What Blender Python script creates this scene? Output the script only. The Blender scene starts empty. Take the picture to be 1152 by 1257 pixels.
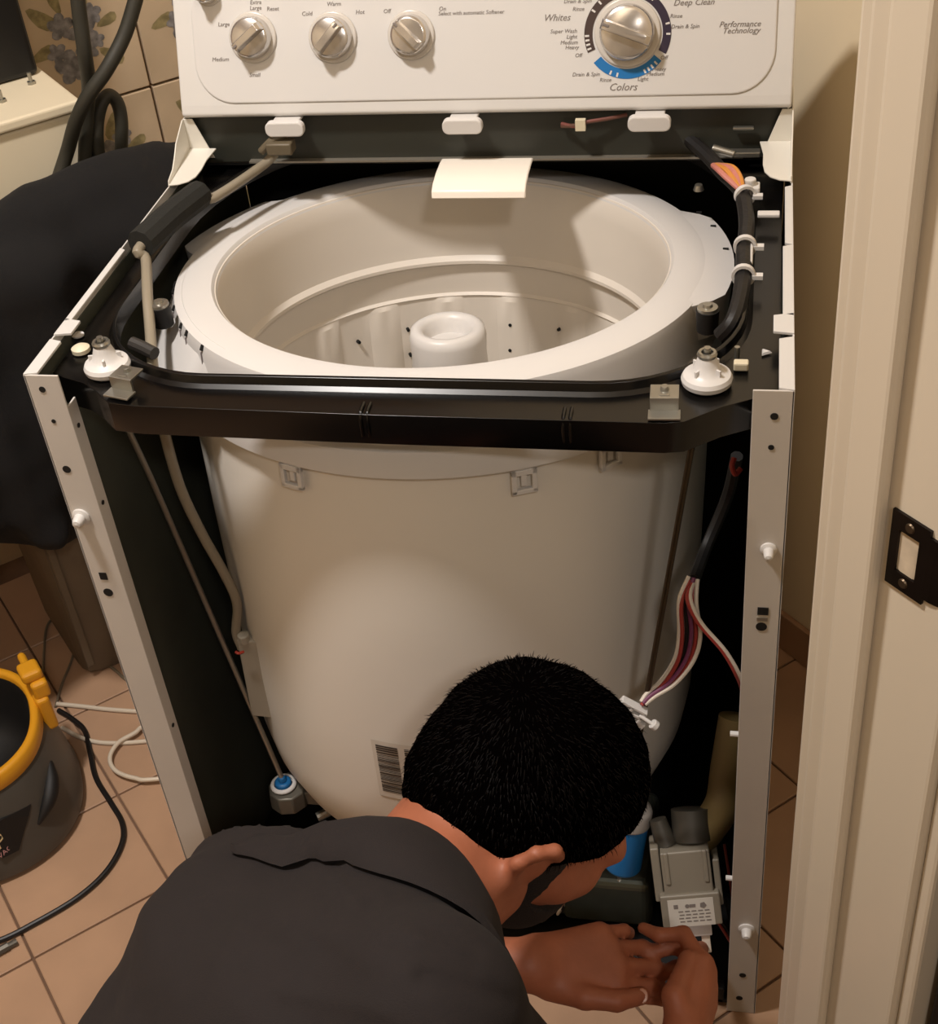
import bpy, bmesh, math, random
import numpy as np
from mathutils import Matrix, Vector, noise as mnoise
random.seed(7); np.random.seed(7)
scene = bpy.context.scene
COL = scene.collection

# ------------------------------------------------------------------ camera
IW, IH, FPX = 1152.0, 1257.0, 1716.6
CAMP = np.array([0.65073, -0.99128, 1.55557])
CAME = (0.9088656, 0.0888340, 0.1744161)
cam_d = bpy.data.cameras.new('camera'); cam = bpy.data.objects.new('camera', cam_d); COL.objects.link(cam)
cam.location = CAMP; cam.rotation_euler = CAME
cam_d.sensor_fit = 'HORIZONTAL'; cam_d.sensor_width = 36.0; cam_d.lens = FPX / IW * 36.0
cam_d.clip_start = 0.02
scene.camera = cam
# ------------------------------------------------------------------ light and exposure
scene.view_settings.view_transform = 'Standard'; scene.view_settings.look = 'None'
scene.view_settings.gamma = 1.0; scene.view_settings.use_curve_mapping = False
scene.view_settings.exposure = 0.0
world = bpy.data.worlds.new('world'); scene.world = world; world.use_nodes = True
world.node_tree.nodes['Background'].inputs[0].default_value = (1.0, 0.8, 0.6, 1)
world.node_tree.nodes['Background'].inputs[1].default_value = 0.02
def area(name, loc, target, size, power, col):
    l = bpy.data.lights.new(name, 'AREA'); l.shape = 'DISK'; l.size = size; l.energy = power; l.color = col
    o = bpy.data.objects.new(name, l); COL.objects.link(o); o.location = loc
    o.rotation_euler = (Vector(target) - Vector(loc)).to_track_quat('-Z', 'Y').to_euler(); return o
area('ceiling_lamp_light', (-0.20, -0.32, 2.66), (-0.20, -0.32, 0), 0.20, 43, (1.0, 0.94, 0.89))
area('hall_lamp_light', (1.2, -2.0, 2.66), (0.9, -1.6, 0.0), 0.25, 17, (1.0, 0.92, 0.85))

# ------------------------------------------------------------------ pixel helpers (a pixel gives a direction only)
_E = Matrix.Rotation(CAME[2], 3, 'Z') @ Matrix.Rotation(CAME[1], 3, 'Y') @ Matrix.Rotation(CAME[0], 3, 'X')
_R = np.array(_E)
def ray(x, y): return _R @ np.array([(x - IW / 2) / FPX, -(y - IH / 2) / FPX, -1.0])
def onpl(q, P0, n):
    d = ray(*q); t = (np.dot(np.asarray(P0) - CAMP, n)) / np.dot(d, n); return CAMP + t * d
def onz(x, y, z): return onpl((x, y), (0, 0, z), np.array([0, 0, 1.0]))
def ony(x, y, Y): return onpl((x, y), (0, Y, 0), np.array([0, 1.0, 0]))
def onx(x, y, X): return onpl((x, y), (X, 0, 0), np.array([1.0, 0, 0]))
PHI = math.radians(43)                       # the room is turned against the machine
U = np.array([math.cos(PHI), math.sin(PHI), 0]); V = np.array([-math.sin(PHI), math.cos(PHI), 0])
def uv(u, v, z=0.0): return u * U + v * V + np.array([0, 0, z])
def onV(x, y, k): return onpl((x, y), k * V, V)
def onU(x, y, k): return onpl((x, y), k * U, U)

# ------------------------------------------------------------------ materials
def lin(c):
    return tuple(((v / 255) / 12.92 if v / 255 <= 0.04045 else ((v / 255 + 0.055) / 1.055) ** 2.4) for v in c) + (1.0,)
MATS = {}
def mat(name, rgb, rough=0.5, metal=0.0, var=0.0, vscale=8.0, bump=0.0, bscale=60.0, coat=0.0, trans=0.0, sheen=0.0, alpha=1.0, stretch=None, rgb2=None):
    if name in MATS: return MATS[name]
    m = bpy.data.materials.new(name); m.use_nodes = True; nt = m.node_tree; b = nt.nodes['Principled BSDF']
    b.inputs['Base Color'].default_value = lin(rgb); b.inputs['Roughness'].default_value = rough; b.inputs['Metallic'].default_value = metal
    b.inputs['Coat Weight'].default_value = coat; b.inputs['Transmission Weight'].default_value = trans
    b.inputs['Sheen Weight'].default_value = sheen; b.inputs['Alpha'].default_value = alpha
    tc = None
    def coord():
        nonlocal tc
        if tc is None:
            tc = nt.nodes.new('ShaderNodeTexCoord').outputs['Object']
            if stretch:
                mp = nt.nodes.new('ShaderNodeMapping'); mp.inputs['Scale'].default_value = stretch
                nt.links.new(tc, mp.inputs['Vector']); tc = mp.outputs['Vector']
        return tc
    if var > 0 or rgb2:
        n = nt.nodes.new('ShaderNodeTexNoise'); n.inputs['Scale'].default_value = vscale; n.inputs['Detail'].default_value = 5
        nt.links.new(coord(), n.inputs['Vector'])
        r = nt.nodes.new('ShaderNodeValToRGB'); r.color_ramp.elements[0].position = 0.35; r.color_ramp.elements[1].position = 0.68
        c0 = lin(rgb2) if rgb2 else tuple(v * (1 - var) for v in lin(rgb)[:3]) + (1,)
        r.color_ramp.elements[0].color = c0; r.color_ramp.elements[1].color = lin(rgb)
        nt.links.new(n.outputs['Fac'], r.inputs['Fac']); nt.links.new(r.outputs['Color'], b.inputs['Base Color'])
    if bump > 0:
        n = nt.nodes.new('ShaderNodeTexNoise'); n.inputs['Scale'].default_value = bscale; n.inputs['Detail'].default_value = 4
        nt.links.new(coord(), n.inputs['Vector'])
        bp = nt.nodes.new('ShaderNodeBump'); bp.inputs['Strength'].default_value = bump; bp.inputs['Distance'].default_value = 0.002
        nt.links.new(n.outputs['Fac'], bp.inputs['Height']); nt.links.new(bp.outputs['Normal'], b.inputs['Normal'])
    MATS[name] = m; return m
enamel = mat('white_enamel', (208, 206, 203), 0.34, var=0.04, coat=0.15)
leg_grey = mat('grey_white_paint', (205, 199, 192), 0.45, var=0.06, bump=0.05, bscale=200)
plastic_w = mat('white_plastic', (211, 208, 205), 0.38, var=0.03)
tub_grey = mat('tub_plastic', (224, 218, 208), 0.42, var=0.04, vscale=4)
basket_w = mat('basket_plastic', (222, 214, 203), 0.36, var=0.03)
black_gl = mat('black_gloss_enamel', (6, 5, 5), 0.25)
black_mt = mat('black_matt', (11, 10, 10), 0.6)
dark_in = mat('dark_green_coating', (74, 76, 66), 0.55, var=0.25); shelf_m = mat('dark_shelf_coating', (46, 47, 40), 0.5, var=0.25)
steel = mat('zinc_steel', (170, 168, 160), 0.35, 0.9, var=0.1, vscale=30)
dark_steel = mat('dark_steel', (112, 118, 108), 0.30, 0.6, var=0.25, vscale=20)
bronze = mat('brown_rod_metal', (70, 58, 44), 0.45, 0.7)
chrome = mat('chrome', (225, 222, 216), 0.10, 1.0)
satin = mat('satin_silver', (206, 202, 198), 0.2, 0.85)
ink = mat('printed_ink', (116, 108, 103), 0.6)
hole_m = mat('hole_black', (8, 7, 6), 0.8)
foam = mat('black_foam', (22, 22, 18), 0.85, bump=0.4, bscale=250)
tube_clear = mat('translucent_tube', (150, 140, 122), 0.35, trans=0.15)
blue_p = mat('blue_plastic', (24, 104, 165), 0.42)
skin = mat('skin', (172, 102, 72), 0.55, var=0.18, vscale=28, bump=0.12, bscale=180)
hair_b = mat('black_hair_base', (3, 2, 2), 0.9); hair_b.node_tree.nodes['Principled BSDF'].inputs['Specular IOR Level'].default_value = 0.0
hair_m = mat('black_hair', (7, 4, 3), 0.62); hair_m.node_tree.nodes['Principled BSDF'].inputs['Specular IOR Level'].default_value = 0.07
shirt_m = mat('charcoal_cloth', (28, 20, 19), 0.9, var=0.08, vscale=30, bump=0.25, bscale=900)
trouser_m = mat('dark_cloth', (34, 30, 30), 0.92, bump=0.3, bscale=600)
hood_m = mat('black_cotton', (8, 6, 7), 0.95, var=0.2, vscale=10, bump=0.3, bscale=500)
wall_m = mat('cream_wall_paint', (230, 214, 184), 0.62, var=0.04, vscale=3, bump=0.08, bscale=40)
jamb_m = mat('gloss_cream_paint', (216, 203, 182), 0.35, var=0.05, vscale=6, bump=0.15, bscale=14, coat=0.1, stretch=(1, 1, 0.15))
floor_tile = mat('floor_tile_glaze', (178, 143, 115), 0.38, var=0.12, vscale=9, bump=0.04, bscale=20)
grout = mat('brown_grout', (116, 88, 68), 0.9, var=0.2, vscale=30)
wall_tile = mat('wall_tile_glaze', (200, 178, 150), 0.22, var=0.10, vscale=14)
wgrout = mat('wall_grout', (128, 100, 76), 0.9)
petal_m = mat('blue_petal_print', (150, 146, 146), 0.3, var=0.55, vscale=90)
leaf_m = mat('olive_leaf_print', (160, 146, 106), 0.3, var=0.45, vscale=90)
hose_m = mat('dark_hose_rubber', (46, 44, 36), 0.55, bump=0.1, bscale=80)
ceil_m = mat('ceiling_paint', (225, 216, 198), 0.8)

# ------------------------------------------------------------------ mesh helpers
def link(name, verts, faces, m, parent=None, smooth=True, mids=None, auto=35, bevel=0.0, bseg=2):
    me = bpy.data.meshes.new(name); me.from_pydata([tuple(map(float, v)) for v in verts], [], [tuple(int(i) for i in f) for f in faces])
    ms = m if isinstance(m, (list, tuple)) else [m]
    for x in ms: me.materials.append(x)
    if mids is not None: me.polygons.foreach_set('material_index', [int(i) for i in mids])
    bm = bmesh.new(); bm.from_mesh(me); bmesh.ops.recalc_face_normals(bm, faces=bm.faces)
    bm.to_mesh(me); bm.free()
    if smooth:
        me.shade_smooth()
        if auto: me.set_sharp_from_angle(angle=math.radians(auto))
    o = bpy.data.objects.new(name, me); COL.objects.link(o)
    if bevel > 0:
        b = o.modifiers.new('bevel', 'BEVEL'); b.width = bevel; b.segments = bseg; b.limit_method = 'ANGLE'; b.angle_limit = math.radians(30)
    if parent is not None: attach(o, parent)
    return o
def attach(o, parent):
    o.parent = parent
    r = parent
    while r.parent is not None: r = r.parent
    o.matrix_parent_inverse = Matrix.Translation(-Vector(r.location)) if parent is r else Matrix.Identity(4)
class G:
    """collects shapes for one mesh"""
    def __init__(s): s.v = []; s.f = []; s.m = []; s.mi = 0
    def add(s, vs, fs):
        k = len(s.v); s.v += [tuple(map(float, q)) for q in vs]; s.f += [tuple(i + k for i in f) for f in fs]; s.m += [s.mi] * len(fs)
    def mat(s, i): s.mi = i; return s
    def box(s, c, size, ax=None):
        A = [np.array(a, float) for a in (ax or ((1, 0, 0), (0, 1, 0), (0, 0, 1)))]
        c = np.asarray(c, float); vs = []
        for i in (-1, 1):
            for j in (-1, 1):
                for k in (-1, 1): vs.append(c + A[0] * size[0] / 2 * i + A[1] * size[1] / 2 * j + A[2] * size[2] / 2 * k)
        s.add(vs, [(0, 1, 3, 2), (4, 6, 7, 5), (0, 4, 5, 1), (2, 3, 7, 6), (0, 2, 6, 4), (1, 5, 7, 3)]); return s
    def prism(s, poly, fn, a, b):
        """poly of 2-D points, fn(p, h) gives a 3-D point, between heights a and b"""
        n = len(poly); vs = [fn(p, a) for p in poly] + [fn(p, b) for p in poly]
        s.add(vs, [tuple(range(n))[::-1], tuple(range(n, 2 * n))] + [(i, (i + 1) % n, n + (i + 1) % n, n + i) for i in range(n)]); return s
    def lathe(s, prof, M=None, seg=48, a0=0.0, a1=2 * math.pi, sup=None):
        M = M or Matrix.Identity(4); full = abs(a1 - a0 - 2 * math.pi) < 1e-6; n = seg if full else seg + 1; vs = []
        for (r, z) in prof:
            for i in range(n):
                a = a0 + (a1 - a0) * i / seg; c, q = math.cos(a), math.sin(a)
                k = 1.0 if not sup else 1.0 / ((abs(c) ** sup + abs(q) ** sup) ** (1 / sup))
                vs.append(M @ Vector((r * k * c, r * k * q, z)))
        fs = []
        for j in range(len(prof) - 1):
            for i in range(seg):
                i2 = (i + 1) % n; fs.append((j * n + i, j * n + i2, (j + 1) * n + i2, (j + 1) * n + i))
        s.add(vs, fs); return s
    def cyl(s, p, q, r, r2=None, seg=20, cap=True):
        p = Vector(p); q = Vector(q); r2 = r if r2 is None else r2; d = (q - p); L = d.length
        M = Matrix.Translation(p) @ d.to_track_quat('Z', 'Y').to_matrix().to_4x4()
        pr = [(r, 0), (r2, L)]
        if cap: pr = [(1e-5, 0)] + pr + [(1e-5, L)]
        s.lathe(pr, M, seg); return s
    def tube(s, pts, r, seg=10, sub=8, closed=False, cap=True):
        P = smooth_path(pts, sub); n = len(P); rr = r if callable(r) else (lambda t: r)
        vs = []; up = None
        for i in range(n):
            t = P[min(i + 1, n - 1)] - P[max(i - 1, 0)]; t /= max(np.linalg.norm(t), 1e-9)
            if up is None: up = np.cross(t, (0.3, 0.2, 0.93))
            up = up - t * np.dot(up, t); up /= max(np.linalg.norm(up), 1e-9); w = np.cross(t, up)
            for k in range(seg):
                a = 2 * math.pi * k / seg; vs.append(P[i] + (up * math.cos(a) + w * math.sin(a)) * rr(i / max(n - 1, 1)))
        fs = [(i * seg + k, i * seg + (k + 1) % seg, (i + 1) * seg + (k + 1) % seg, (i + 1) * seg + k) for i in range(n - 1) for k in range(seg)]
        if cap: fs += [tuple(range(seg))[::-1], tuple((n - 1) * seg + k for k in range(seg))]
        s.add(vs, fs); return s
    def build(s, name, m, parent=None, **k): return link(name, s.v, s.f, m, parent, mids=s.m if isinstance(m, (list, tuple)) else None, **k)
def smooth_path(pts, sub=8):
    P = [np.asarray(p, float) for p in pts]
    if len(P) < 3 or sub <= 1: return P
    Q = [2 * P[0] - P[1]] + P + [2 * P[-1] - P[-2]]; out = []
    for i in range(1, len(Q) - 2):
        for j in range(sub):
            t = j / sub; a, b, c, d = Q[i - 1], Q[i], Q[i + 1], Q[i + 2]
            out.append(0.5 * ((2 * b) + (c - a) * t + (2 * a - 5 * b + 4 * c - d) * t * t + (3 * b - a - 3 * c + d) * t ** 3))
    out.append(P[-1]); return out
def thing(name, loc, label, cat, group=None):
    o = bpy.data.objects.new(name, None); COL.objects.link(o); o.location = tuple(map(float, loc)); o.empty_display_size = 0.05
    return tag(o, label, cat, group)
def tag(o, label, cat, group=None):
    o['label'] = label; o['category'] = cat
    if group: o['group'] = group
    return o
def struct(o): o['kind'] = 'structure'; return o
def rrect(cx, cy, hx, hy, r, seg=8):
    out = []
    rs = r if isinstance(r, (tuple, list)) else (r, r, r, r)
    for k, (sx, sy) in enumerate(((1, 1), (-1, 1), (-1, -1), (1, -1))):
        q = rs[k]
        for i in range(seg + 1):
            a = math.pi / 2 * (k + i / seg); out.append((cx + sx * (hx - q) + q * math.cos(a), cy + sy * (hy - q) + q * math.sin(a)))
    return out
# signed-distance shapes meshed with surface nets: one continuous skin
def cap_(a, b, r1, r2=None, k=0.02): return ('c', np.asarray(a, float), np.asarray(b, float), r1, r1 if r2 is None else r2, k)
def ell_(c, r, A=None, k=0.02): return ('e', np.asarray(c, float), np.asarray(r, float), np.eye(3) if A is None else np.asarray(A, float), 0, k)
def sdf_mesh(prims, h, post=None, cut=None):
    lo = np.full(3, 1e9); hi = -lo; bx = []
    for p in prims:
        if p[0] == 'c': R = max(p[3], p[4]); l = np.minimum(p[1], p[2]) - R; u = np.maximum(p[1], p[2]) + R
        else: R = p[2].max(); l = p[1] - R; u = p[1] + R
        mg = p[5] + 3 * h; bx.append((l - mg, u + mg)); lo = np.minimum(lo, l - mg); hi = np.maximum(hi, u + mg)
    lo -= 2 * h; n = np.ceil((hi - lo) / h).astype(int) + 3
    D = np.full(tuple(n), 1.0, np.float32)
    for p, (l, u) in zip(prims, bx):
        i0 = np.maximum(np.floor((l - lo) / h).astype(int), 0); i1 = np.minimum(np.ceil((u - lo) / h).astype(int) + 1, n)
        X = (lo[0] + h * np.arange(i0[0], i1[0]))[:, None, None]; Y = (lo[1] + h * np.arange(i0[1], i1[1]))[None, :, None]; Z = (lo[2] + h * np.arange(i0[2], i1[2]))[None, None, :]
        if p[0] == 'c':
            a, ab = p[1], p[2] - p[1]; L2 = max(ab @ ab, 1e-12)
            t = np.clip(((X - a[0]) * ab[0] + (Y - a[1]) * ab[1] + (Z - a[2]) * ab[2]) / L2, 0, 1)
            d = np.sqrt((X - a[0] - t * ab[0]) ** 2 + (Y - a[1] - t * ab[1]) ** 2 + (Z - a[2] - t * ab[2]) ** 2) - (p[3] + (p[4] - p[3]) * t)
        else:
            A = p[3]; q = [((X - p[1][0]) * A[i, 0] + (Y - p[1][1]) * A[i, 1] + (Z - p[1][2]) * A[i, 2]) for i in range(3)]; r = p[2]
            k0 = np.sqrt(sum((q[i] / r[i]) ** 2 for i in range(3))); k1 = np.sqrt(sum((q[i] / r[i] ** 2) ** 2 for i in range(3))); d = k0 * (k0 - 1) / np.maximum(k1, 1e-9)
        sl = tuple(slice(a, b) for a, b in zip(i0, i1)); W = D[sl]; k = p[5]
        hh = np.maximum(k - np.abs(W - d), 0) / k; D[sl] = np.minimum(W, d) - hh * hh * k * 0.25
    if cut is not None:
        X = (lo[0] + h * np.arange(n[0]))[:, None, None]; Y = (lo[1] + h * np.arange(n[1]))[None, :, None]; Z = (lo[2] + h * np.arange(n[2]))[None, None, :]
        D = np.maximum(D, cut(X, Y, Z)).astype(np.float32)
    v, f = surfnet(D, lo, h)
    if post is not None: v = post(v)
    return v, f
def surfnet(D, lo, h):
    S = D < 0; nx, ny, nz = D.shape; cnt = np.zeros((nx - 1, ny - 1, nz - 1), np.int8)
    for i in (0, 1):
        for j in (0, 1):
            for k in (0, 1): cnt += S[i:nx - 1 + i, j:ny - 1 + j, k:nz - 1 + k]
    act = np.argwhere((cnt > 0) & (cnt < 8)); idx = np.full(cnt.shape, -1, np.int32); idx[tuple(act.T)] = np.arange(len(act))
    acc = np.zeros((len(act), 3)); num = np.zeros(len(act))
    for ax in range(3):
        o1, o2 = [a for a in range(3) if a != ax]
        for p in (0, 1):
            for q in (0, 1):
                a = act.copy(); a[:, o1] += p; a[:, o2] += q; b = a.copy(); b[:, ax] += 1
                da = D[tuple(a.T)]; db = D[tuple(b.T)]; c = (da < 0) != (db < 0); t = np.where(c, da / np.where(c, da - db, 1), 0)
                pos = a.astype(float); pos[:, ax] += t; acc[c] += pos[c]; num[c] += 1
    v = lo + h * acc / num[:, None]; faces = []
    for ax in range(3):
        o1, o2 = (ax + 1) % 3, (ax + 2) % 3
        s0 = [slice(None)] * 3; s1 = [slice(None)] * 3; s0[ax] = slice(0, -1); s1[ax] = slice(1, None)
        e = np.argwhere(S[tuple(s0)] != S[tuple(s1)]); e = e[(e[:, o1] > 0) & (e[:, o2] > 0)]
        e = e[(e[:, o1] < D.shape[o1] - 1) & (e[:, o2] < D.shape[o2] - 1)]
        def cell(d1, d2):
            c = e.copy(); c[:, o1] += d1; c[:, o2] += d2; return idx[tuple(c.T)]
        q = np.stack([cell(-1, -1), cell(0, -1), cell(0, 0), cell(-1, 0)], 1); flip = ~S[tuple(e.T)]; q[flip] = q[flip][:, ::-1]; faces.append(q)
    return v, np.concatenate(faces)
def np_mesh(name, v, f, m, parent=None):
    me = bpy.data.meshes.new(name); me.vertices.add(len(v)); me.vertices.foreach_set('co', np.asarray(v, np.float32).ravel())
    f = np.asarray(f, np.int32); me.loops.add(f.size); me.loops.foreach_set('vertex_index', f.ravel())
    me.polygons.add(len(f)); me.polygons.foreach_set('loop_start', np.arange(0, f.size, f.shape[1], dtype=np.int32)); me.update(calc_edges=True); me.validate()
    me.materials.append(m); me.shade_smooth()
    o = bpy.data.objects.new(name, me); COL.objects.link(o)
    if parent is not None: attach(o, parent)
    return o
def text(name, s, M, size, m, parent, align='CENTER', shear=0.0):
    c = bpy.data.curves.new(name, 'FONT'); c.body = s; c.size = size; c.align_x = align; c.align_y = 'CENTER'; c.shear = shear; c.resolution_u = 2; c.extrude = 0.00012
    t = bpy.data.objects.new('tmp', c); COL.objects.link(t); dg = bpy.context.evaluated_depsgraph_get()
    me = bpy.data.meshes.new_from_object(t.evaluated_get(dg)); bpy.data.objects.remove(t); bpy.data.curves.remove(c)
    me.name = name; me.transform(M); me.materials.clear(); me.materials.append(m)
    o = bpy.data.objects.new(name, me); COL.objects.link(o)
    attach(o, parent); return o

# ================================================================== THE ROOM
RW, BW = 0.977, 1.02                        # right wall (u) and back wall (v)
DV0, DV1, DU = -0.777, -0.664, 0.345        # door wall from v to v, jamb face at u
CZ = 2.75
AX = (U, V, (0, 0, 1))
def ubox(u0, u1, v0, v1, z0, z1): return (uv((u0 + u1) / 2, (v0 + v1) / 2, (z0 + z1) / 2), (u1 - u0, v1 - v0, z1 - z0))
def ubx(g, *a): c, s = ubox(*a); g.box(c, s, AX); return g
UL = -1.75
fl = struct(ubx(G(), UL, RW + 0.4, -3.0, BW, -0.06, -0.004).build('floor', grout, smooth=False))
# floor tiles, 20 cm, each its own piece
tm = None; TS = 0.2
def tile_mesh(name, w, hgt, th, m, bev):
    o = G().box((0, 0, 0), (w, hgt, th)).build(name, m, smooth=False)
    bm = bmesh.new(); bm.from_mesh(o.data); bmesh.ops.bevel(bm, geom=[e for e in bm.edges], offset=bev, segments=1, affect='EDGES'); bm.to_mesh(o.data); bm.free()
    me = o.data; bpy.data.objects.remove(o); return me
tme = tile_mesh('tile', TS - 0.0034, TS - 0.0034, 0.012, floor_tile, 0.0012)
for i in range(-6, 5):
    for j in range(-5, 5):
        u0 = -0.004 + i * TS; v0 = 0.15 + j * TS
        uc, vc = u0 + TS / 2, v0 + TS / 2
        if uc + TS / 2 > RW + 0.03 or vc + TS / 2 > BW + 0.01: continue
        if vc < -0.85: continue
        t = bpy.data.objects.new('tile', tme); COL.objects.link(t); t.parent = fl
        t.location = uv(uc, vc, -0.0062 + random.uniform(-0.0003, 0.0003)); t.rotation_euler = (0, 0, PHI + random.choice((0, 1, 2, 3)) * math.pi / 2)
# walls and ceiling
struct(ubx(G(), RW, RW + 0.1, DV1 - 0.1, BW + 0.1, -0.05, CZ).build('wall_right', wall_m, smooth=False))
struct(ubx(G(), UL - 0.1, UL, -3.0, BW + 0.1, -0.05, CZ).build('wall_left', wall_m, smooth=False))
struct(ubx(G(), UL - 0.1, RW + 0.4, -3.1, -3.0, -0.05, CZ).build('wall_hall_end', wall_m, smooth=False))
struct(ubx(G(), RW + 0.3, RW + 0.4, -3.0, DV0, -0.05, CZ).build('wall_hall_right', wall_m, smooth=False))
struct(ubx(G(), UL - 0.1, RW + 0.4, -3.1, BW + 0.1, CZ, CZ + 0.1).build('ceiling', ceil_m, smooth=False))
DL = DU - 1.60
struct(ubx(G(), DU + 0.02, RW + 0.4, DV0 + 0.012, DV1 - 0.012, -0.05, CZ).build('wall_front', wall_m, smooth=False))
struct(ubx(G(), UL, DL - 0.02, DV0 + 0.012, DV1 - 0.012, -0.05, CZ).build('wall_front_left', wall_m, smooth=False))
struct(ubx(G(), DL - 0.02, DU + 0.02, DV0 + 0.012, DV1 - 0.012, 2.06, CZ).build('wall_over_door', wall_m, smooth=False))
wb = struct(ubx(G(), UL, RW + 0.1, BW, BW + 0.1, -0.05, CZ).build('wall_back', wgrout, smooth=False))
# glazed wall tiles with a printed bouquet
wme = tile_mesh('tile', 0.2 - 0.004, 0.2 - 0.004, 0.014, wall_tile, 0.0015)
def bouquet():
    g = G(); rnd = random.Random(3)
    def blob(cx, cy, rx, ry, a, n, wav, z, m):
        g.mat(m); vs = [(cx, cy, z)]
        for i in range(n):
            t = 2 * math.pi * i / n; k = 1 + wav * math.sin(3 * t + cx * 90)
            x, y = rx * k * math.cos(t), ry * k * math.sin(t); vs.append((cx + x * math.cos(a) - y * math.sin(a), cy + x * math.sin(a) + y * math.cos(a), z))
        g.add(vs, [(0, 1 + i, 1 + (i + 1) % n) for i in range(n)])
    for (x, y, L, a) in ((-.045, .045, .026, 2.4), (.02, .055, .024, 1.2), (-.055, -.005, .022, 3.4), (.05, -.035, .022, -.7), (.055, .02, .018, .3), (-.02, .065, .018, 1.8)):
        blob(x, y, L, L * .45, a, 12, .12, .0073, 1)
    for (x, y, r) in ((-.018, -.035, .026), (.012, .012, .024), (-.02, .028, .02), (.032, .035, .016), (.012, -.015, .018), (-.035, -.01, .016), (.03, -.005, .013)):
        for k in range(5):
            a = k * 2 * math.pi / 5 + x * 50; blob(x + r * .55 * math.cos(a), y + r * .55 * math.sin(a), r * .55, r * .42, a, 10, .06, .0075 + .0001 * k, 0)
    return link('bouquet_print', g.v, g.f, [petal_m, leaf_m], mids=g.m, smooth=False)
bq = bouquet(); bqm = bq.data; bpy.data.objects.remove(bq)
WB = Matrix(((U[0], 0, -V[0], 0), (U[1], 0, -V[1], 0), (0, 1, 0, 0), (0, 0, 0, 1)))
for i in range(-4, 4):
    for j in range(0, 8):
        uc = 0.512 - 0.1 + i * 0.2 + 0.0; zc = 0.755 - 0.1 + (j - 3) * 0.2
        if uc + 0.1 > RW + 0.01: continue
        t = bpy.data.objects.new('tile', wme); COL.objects.link(t); t.parent = wb
        P = uv(uc, BW - 0.005, zc); t.matrix_local = Matrix.Translation(P) @ WB
        if (i + j) % 1 == 0 and 2 <= j <= 6 and -2 <= i <= 1:
            b = bpy.data.objects.new('bouquet_print', bqm); COL.objects.link(b); b.parent = t
# tiled baseboard along the right wall
bb = struct(ubx(G(), RW - 0.010, RW - 0.0005, DV1, BW, 0.0, 0.07).build('baseboard_right', mat('skirting_tile', (170, 134, 106), 0.4, var=0.1), smooth=False, bevel=0.002))
# door frame
df = struct(ubx(G(), DU, DU + 0.03, DV0, DV1, 0.0, 2.06).build('door_1', jamb_m, smooth=False, bevel=0.004, bseg=3))
ubx(G(), DL - 0.03, DL, DV0, DV1, 0.0, 2.06).build('jamb', jamb_m, df, smooth=False, bevel=0.004)
ubx(G(), DL, DU, DV0, DV1, 2.03, 2.06).build('head_jamb', jamb_m, df, smooth=False, bevel=0.004)
ubx(G(), DU - 0.011, DU, DV1 - 0.052, DV1 - 0.022, 0.0, 2.03).build('door_stop', jamb_m, df, smooth=False, bevel=0.004, bseg=3)
ubx(G(), DL, DL + 0.011, DV1 - 0.052, DV1 - 0.022, 0.0, 2.03).build('door_stop', jamb_m, df, smooth=False, bevel=0.004, bseg=3)
ubx(G(), DU + 0.006, DU + 0.075, DV1, DV1 + 0.012, 0.0, 2.10).build('casing', jamb_m, df, smooth=False, bevel=0.003)
ubx(G(), DU + 0.006, DU + 0.075, DV0 - 0.012, DV0, 0.0, 2.10).build('casing', jamb_m, df, smooth=False, bevel=0.003)
# strike plate on the jamb face
plate_m = mat('aged_bronze_plate', (36, 28, 23), 0.4, 0.7, var=0.3, vscale=40)
zs, vs_ = 0.985, DV1 - 0.056
def jp(p, h): return uv(DU - h, p[0], p[1])
v0, v1, z0, z1 = vs_ - 0.030, vs_, zs - 0.029, zs + 0.029
hv0, hv1, hz0, hz1 = vs_ - 0.0225, vs_ - 0.0065, zs - 0.016, zs + 0.016
g = G()
for (a, b, c, d) in ((v0, v1, z0, hz0), (v0, v1, hz1, z1), (v0, hv0, hz0, hz1), (hv1, v1, hz0, hz1)):
    g.prism([(a, c), (b, c), (b, d), (a, d)], jp, 0.0002, 0.0022)
for k in range(6):                            # curved lip that leads the latch in
    a0, a1 = k / 6 * 1.1, (k + 1) / 6 * 1.1
    p0 = (v0 - 0.022 * math.sin(a0) / math.sin(1.1), 0.0012 - 0.012 * (1 - math.cos(a0)))
    p1 = (v0 - 0.022 * math.sin(a1) / math.sin(1.1), 0.0012 - 0.012 * (1 - math.cos(a1)))
    s0 = 0.024 - 0.004 * (a0 / 1.1) ** 3; s1 = 0.024 - 0.004 * (a1 / 1.1) ** 3
    vs = [uv(DU - p0[1] - 0.001, p0[0], zs - s0), uv(DU - p0[1] - 0.001, p0[0], zs + s0), uv(DU - p1[1] - 0.001, p1[0], zs + s1), uv(DU - p1[1] - 0.001, p1[0], zs - s1)]
    vs += [np.array(q) + U * 0.002 for q in vs]
    g.add(vs, [(0, 1, 2, 3), (7, 6, 5, 4), (0, 4, 5, 1), (1, 5, 6, 2), (2, 6, 7, 3), (3, 7, 4, 0)])
sp = g.build('strike_plate', plate_m, df, smooth=False); sp['label'] = 'dark bronze strike plate with a latch opening'
link('latch_opening', *[(lambda p: (p, [tuple(range(len(p)))]))([jp(q, 0.0004) for q in rrect((hv0 + hv1) / 2, zs, (hv1 - hv0) / 2 + .0005, .0165, .006)])][0], mat('bare_wood', (214, 196, 170), 0.8, var=0.2, vscale=80), sp, smooth=False)
for dz in (-0.022, 0.022):
    g = G(); c = uv(DU - 0.0022, vs_ - 0.0145, zs + dz); g.cyl(c, c - U * 0.001, 0.0036, 0.003, 14); g.build('screw', mat('worn_screw', (92, 78, 62), 0.4, 0.8), sp)

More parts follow.
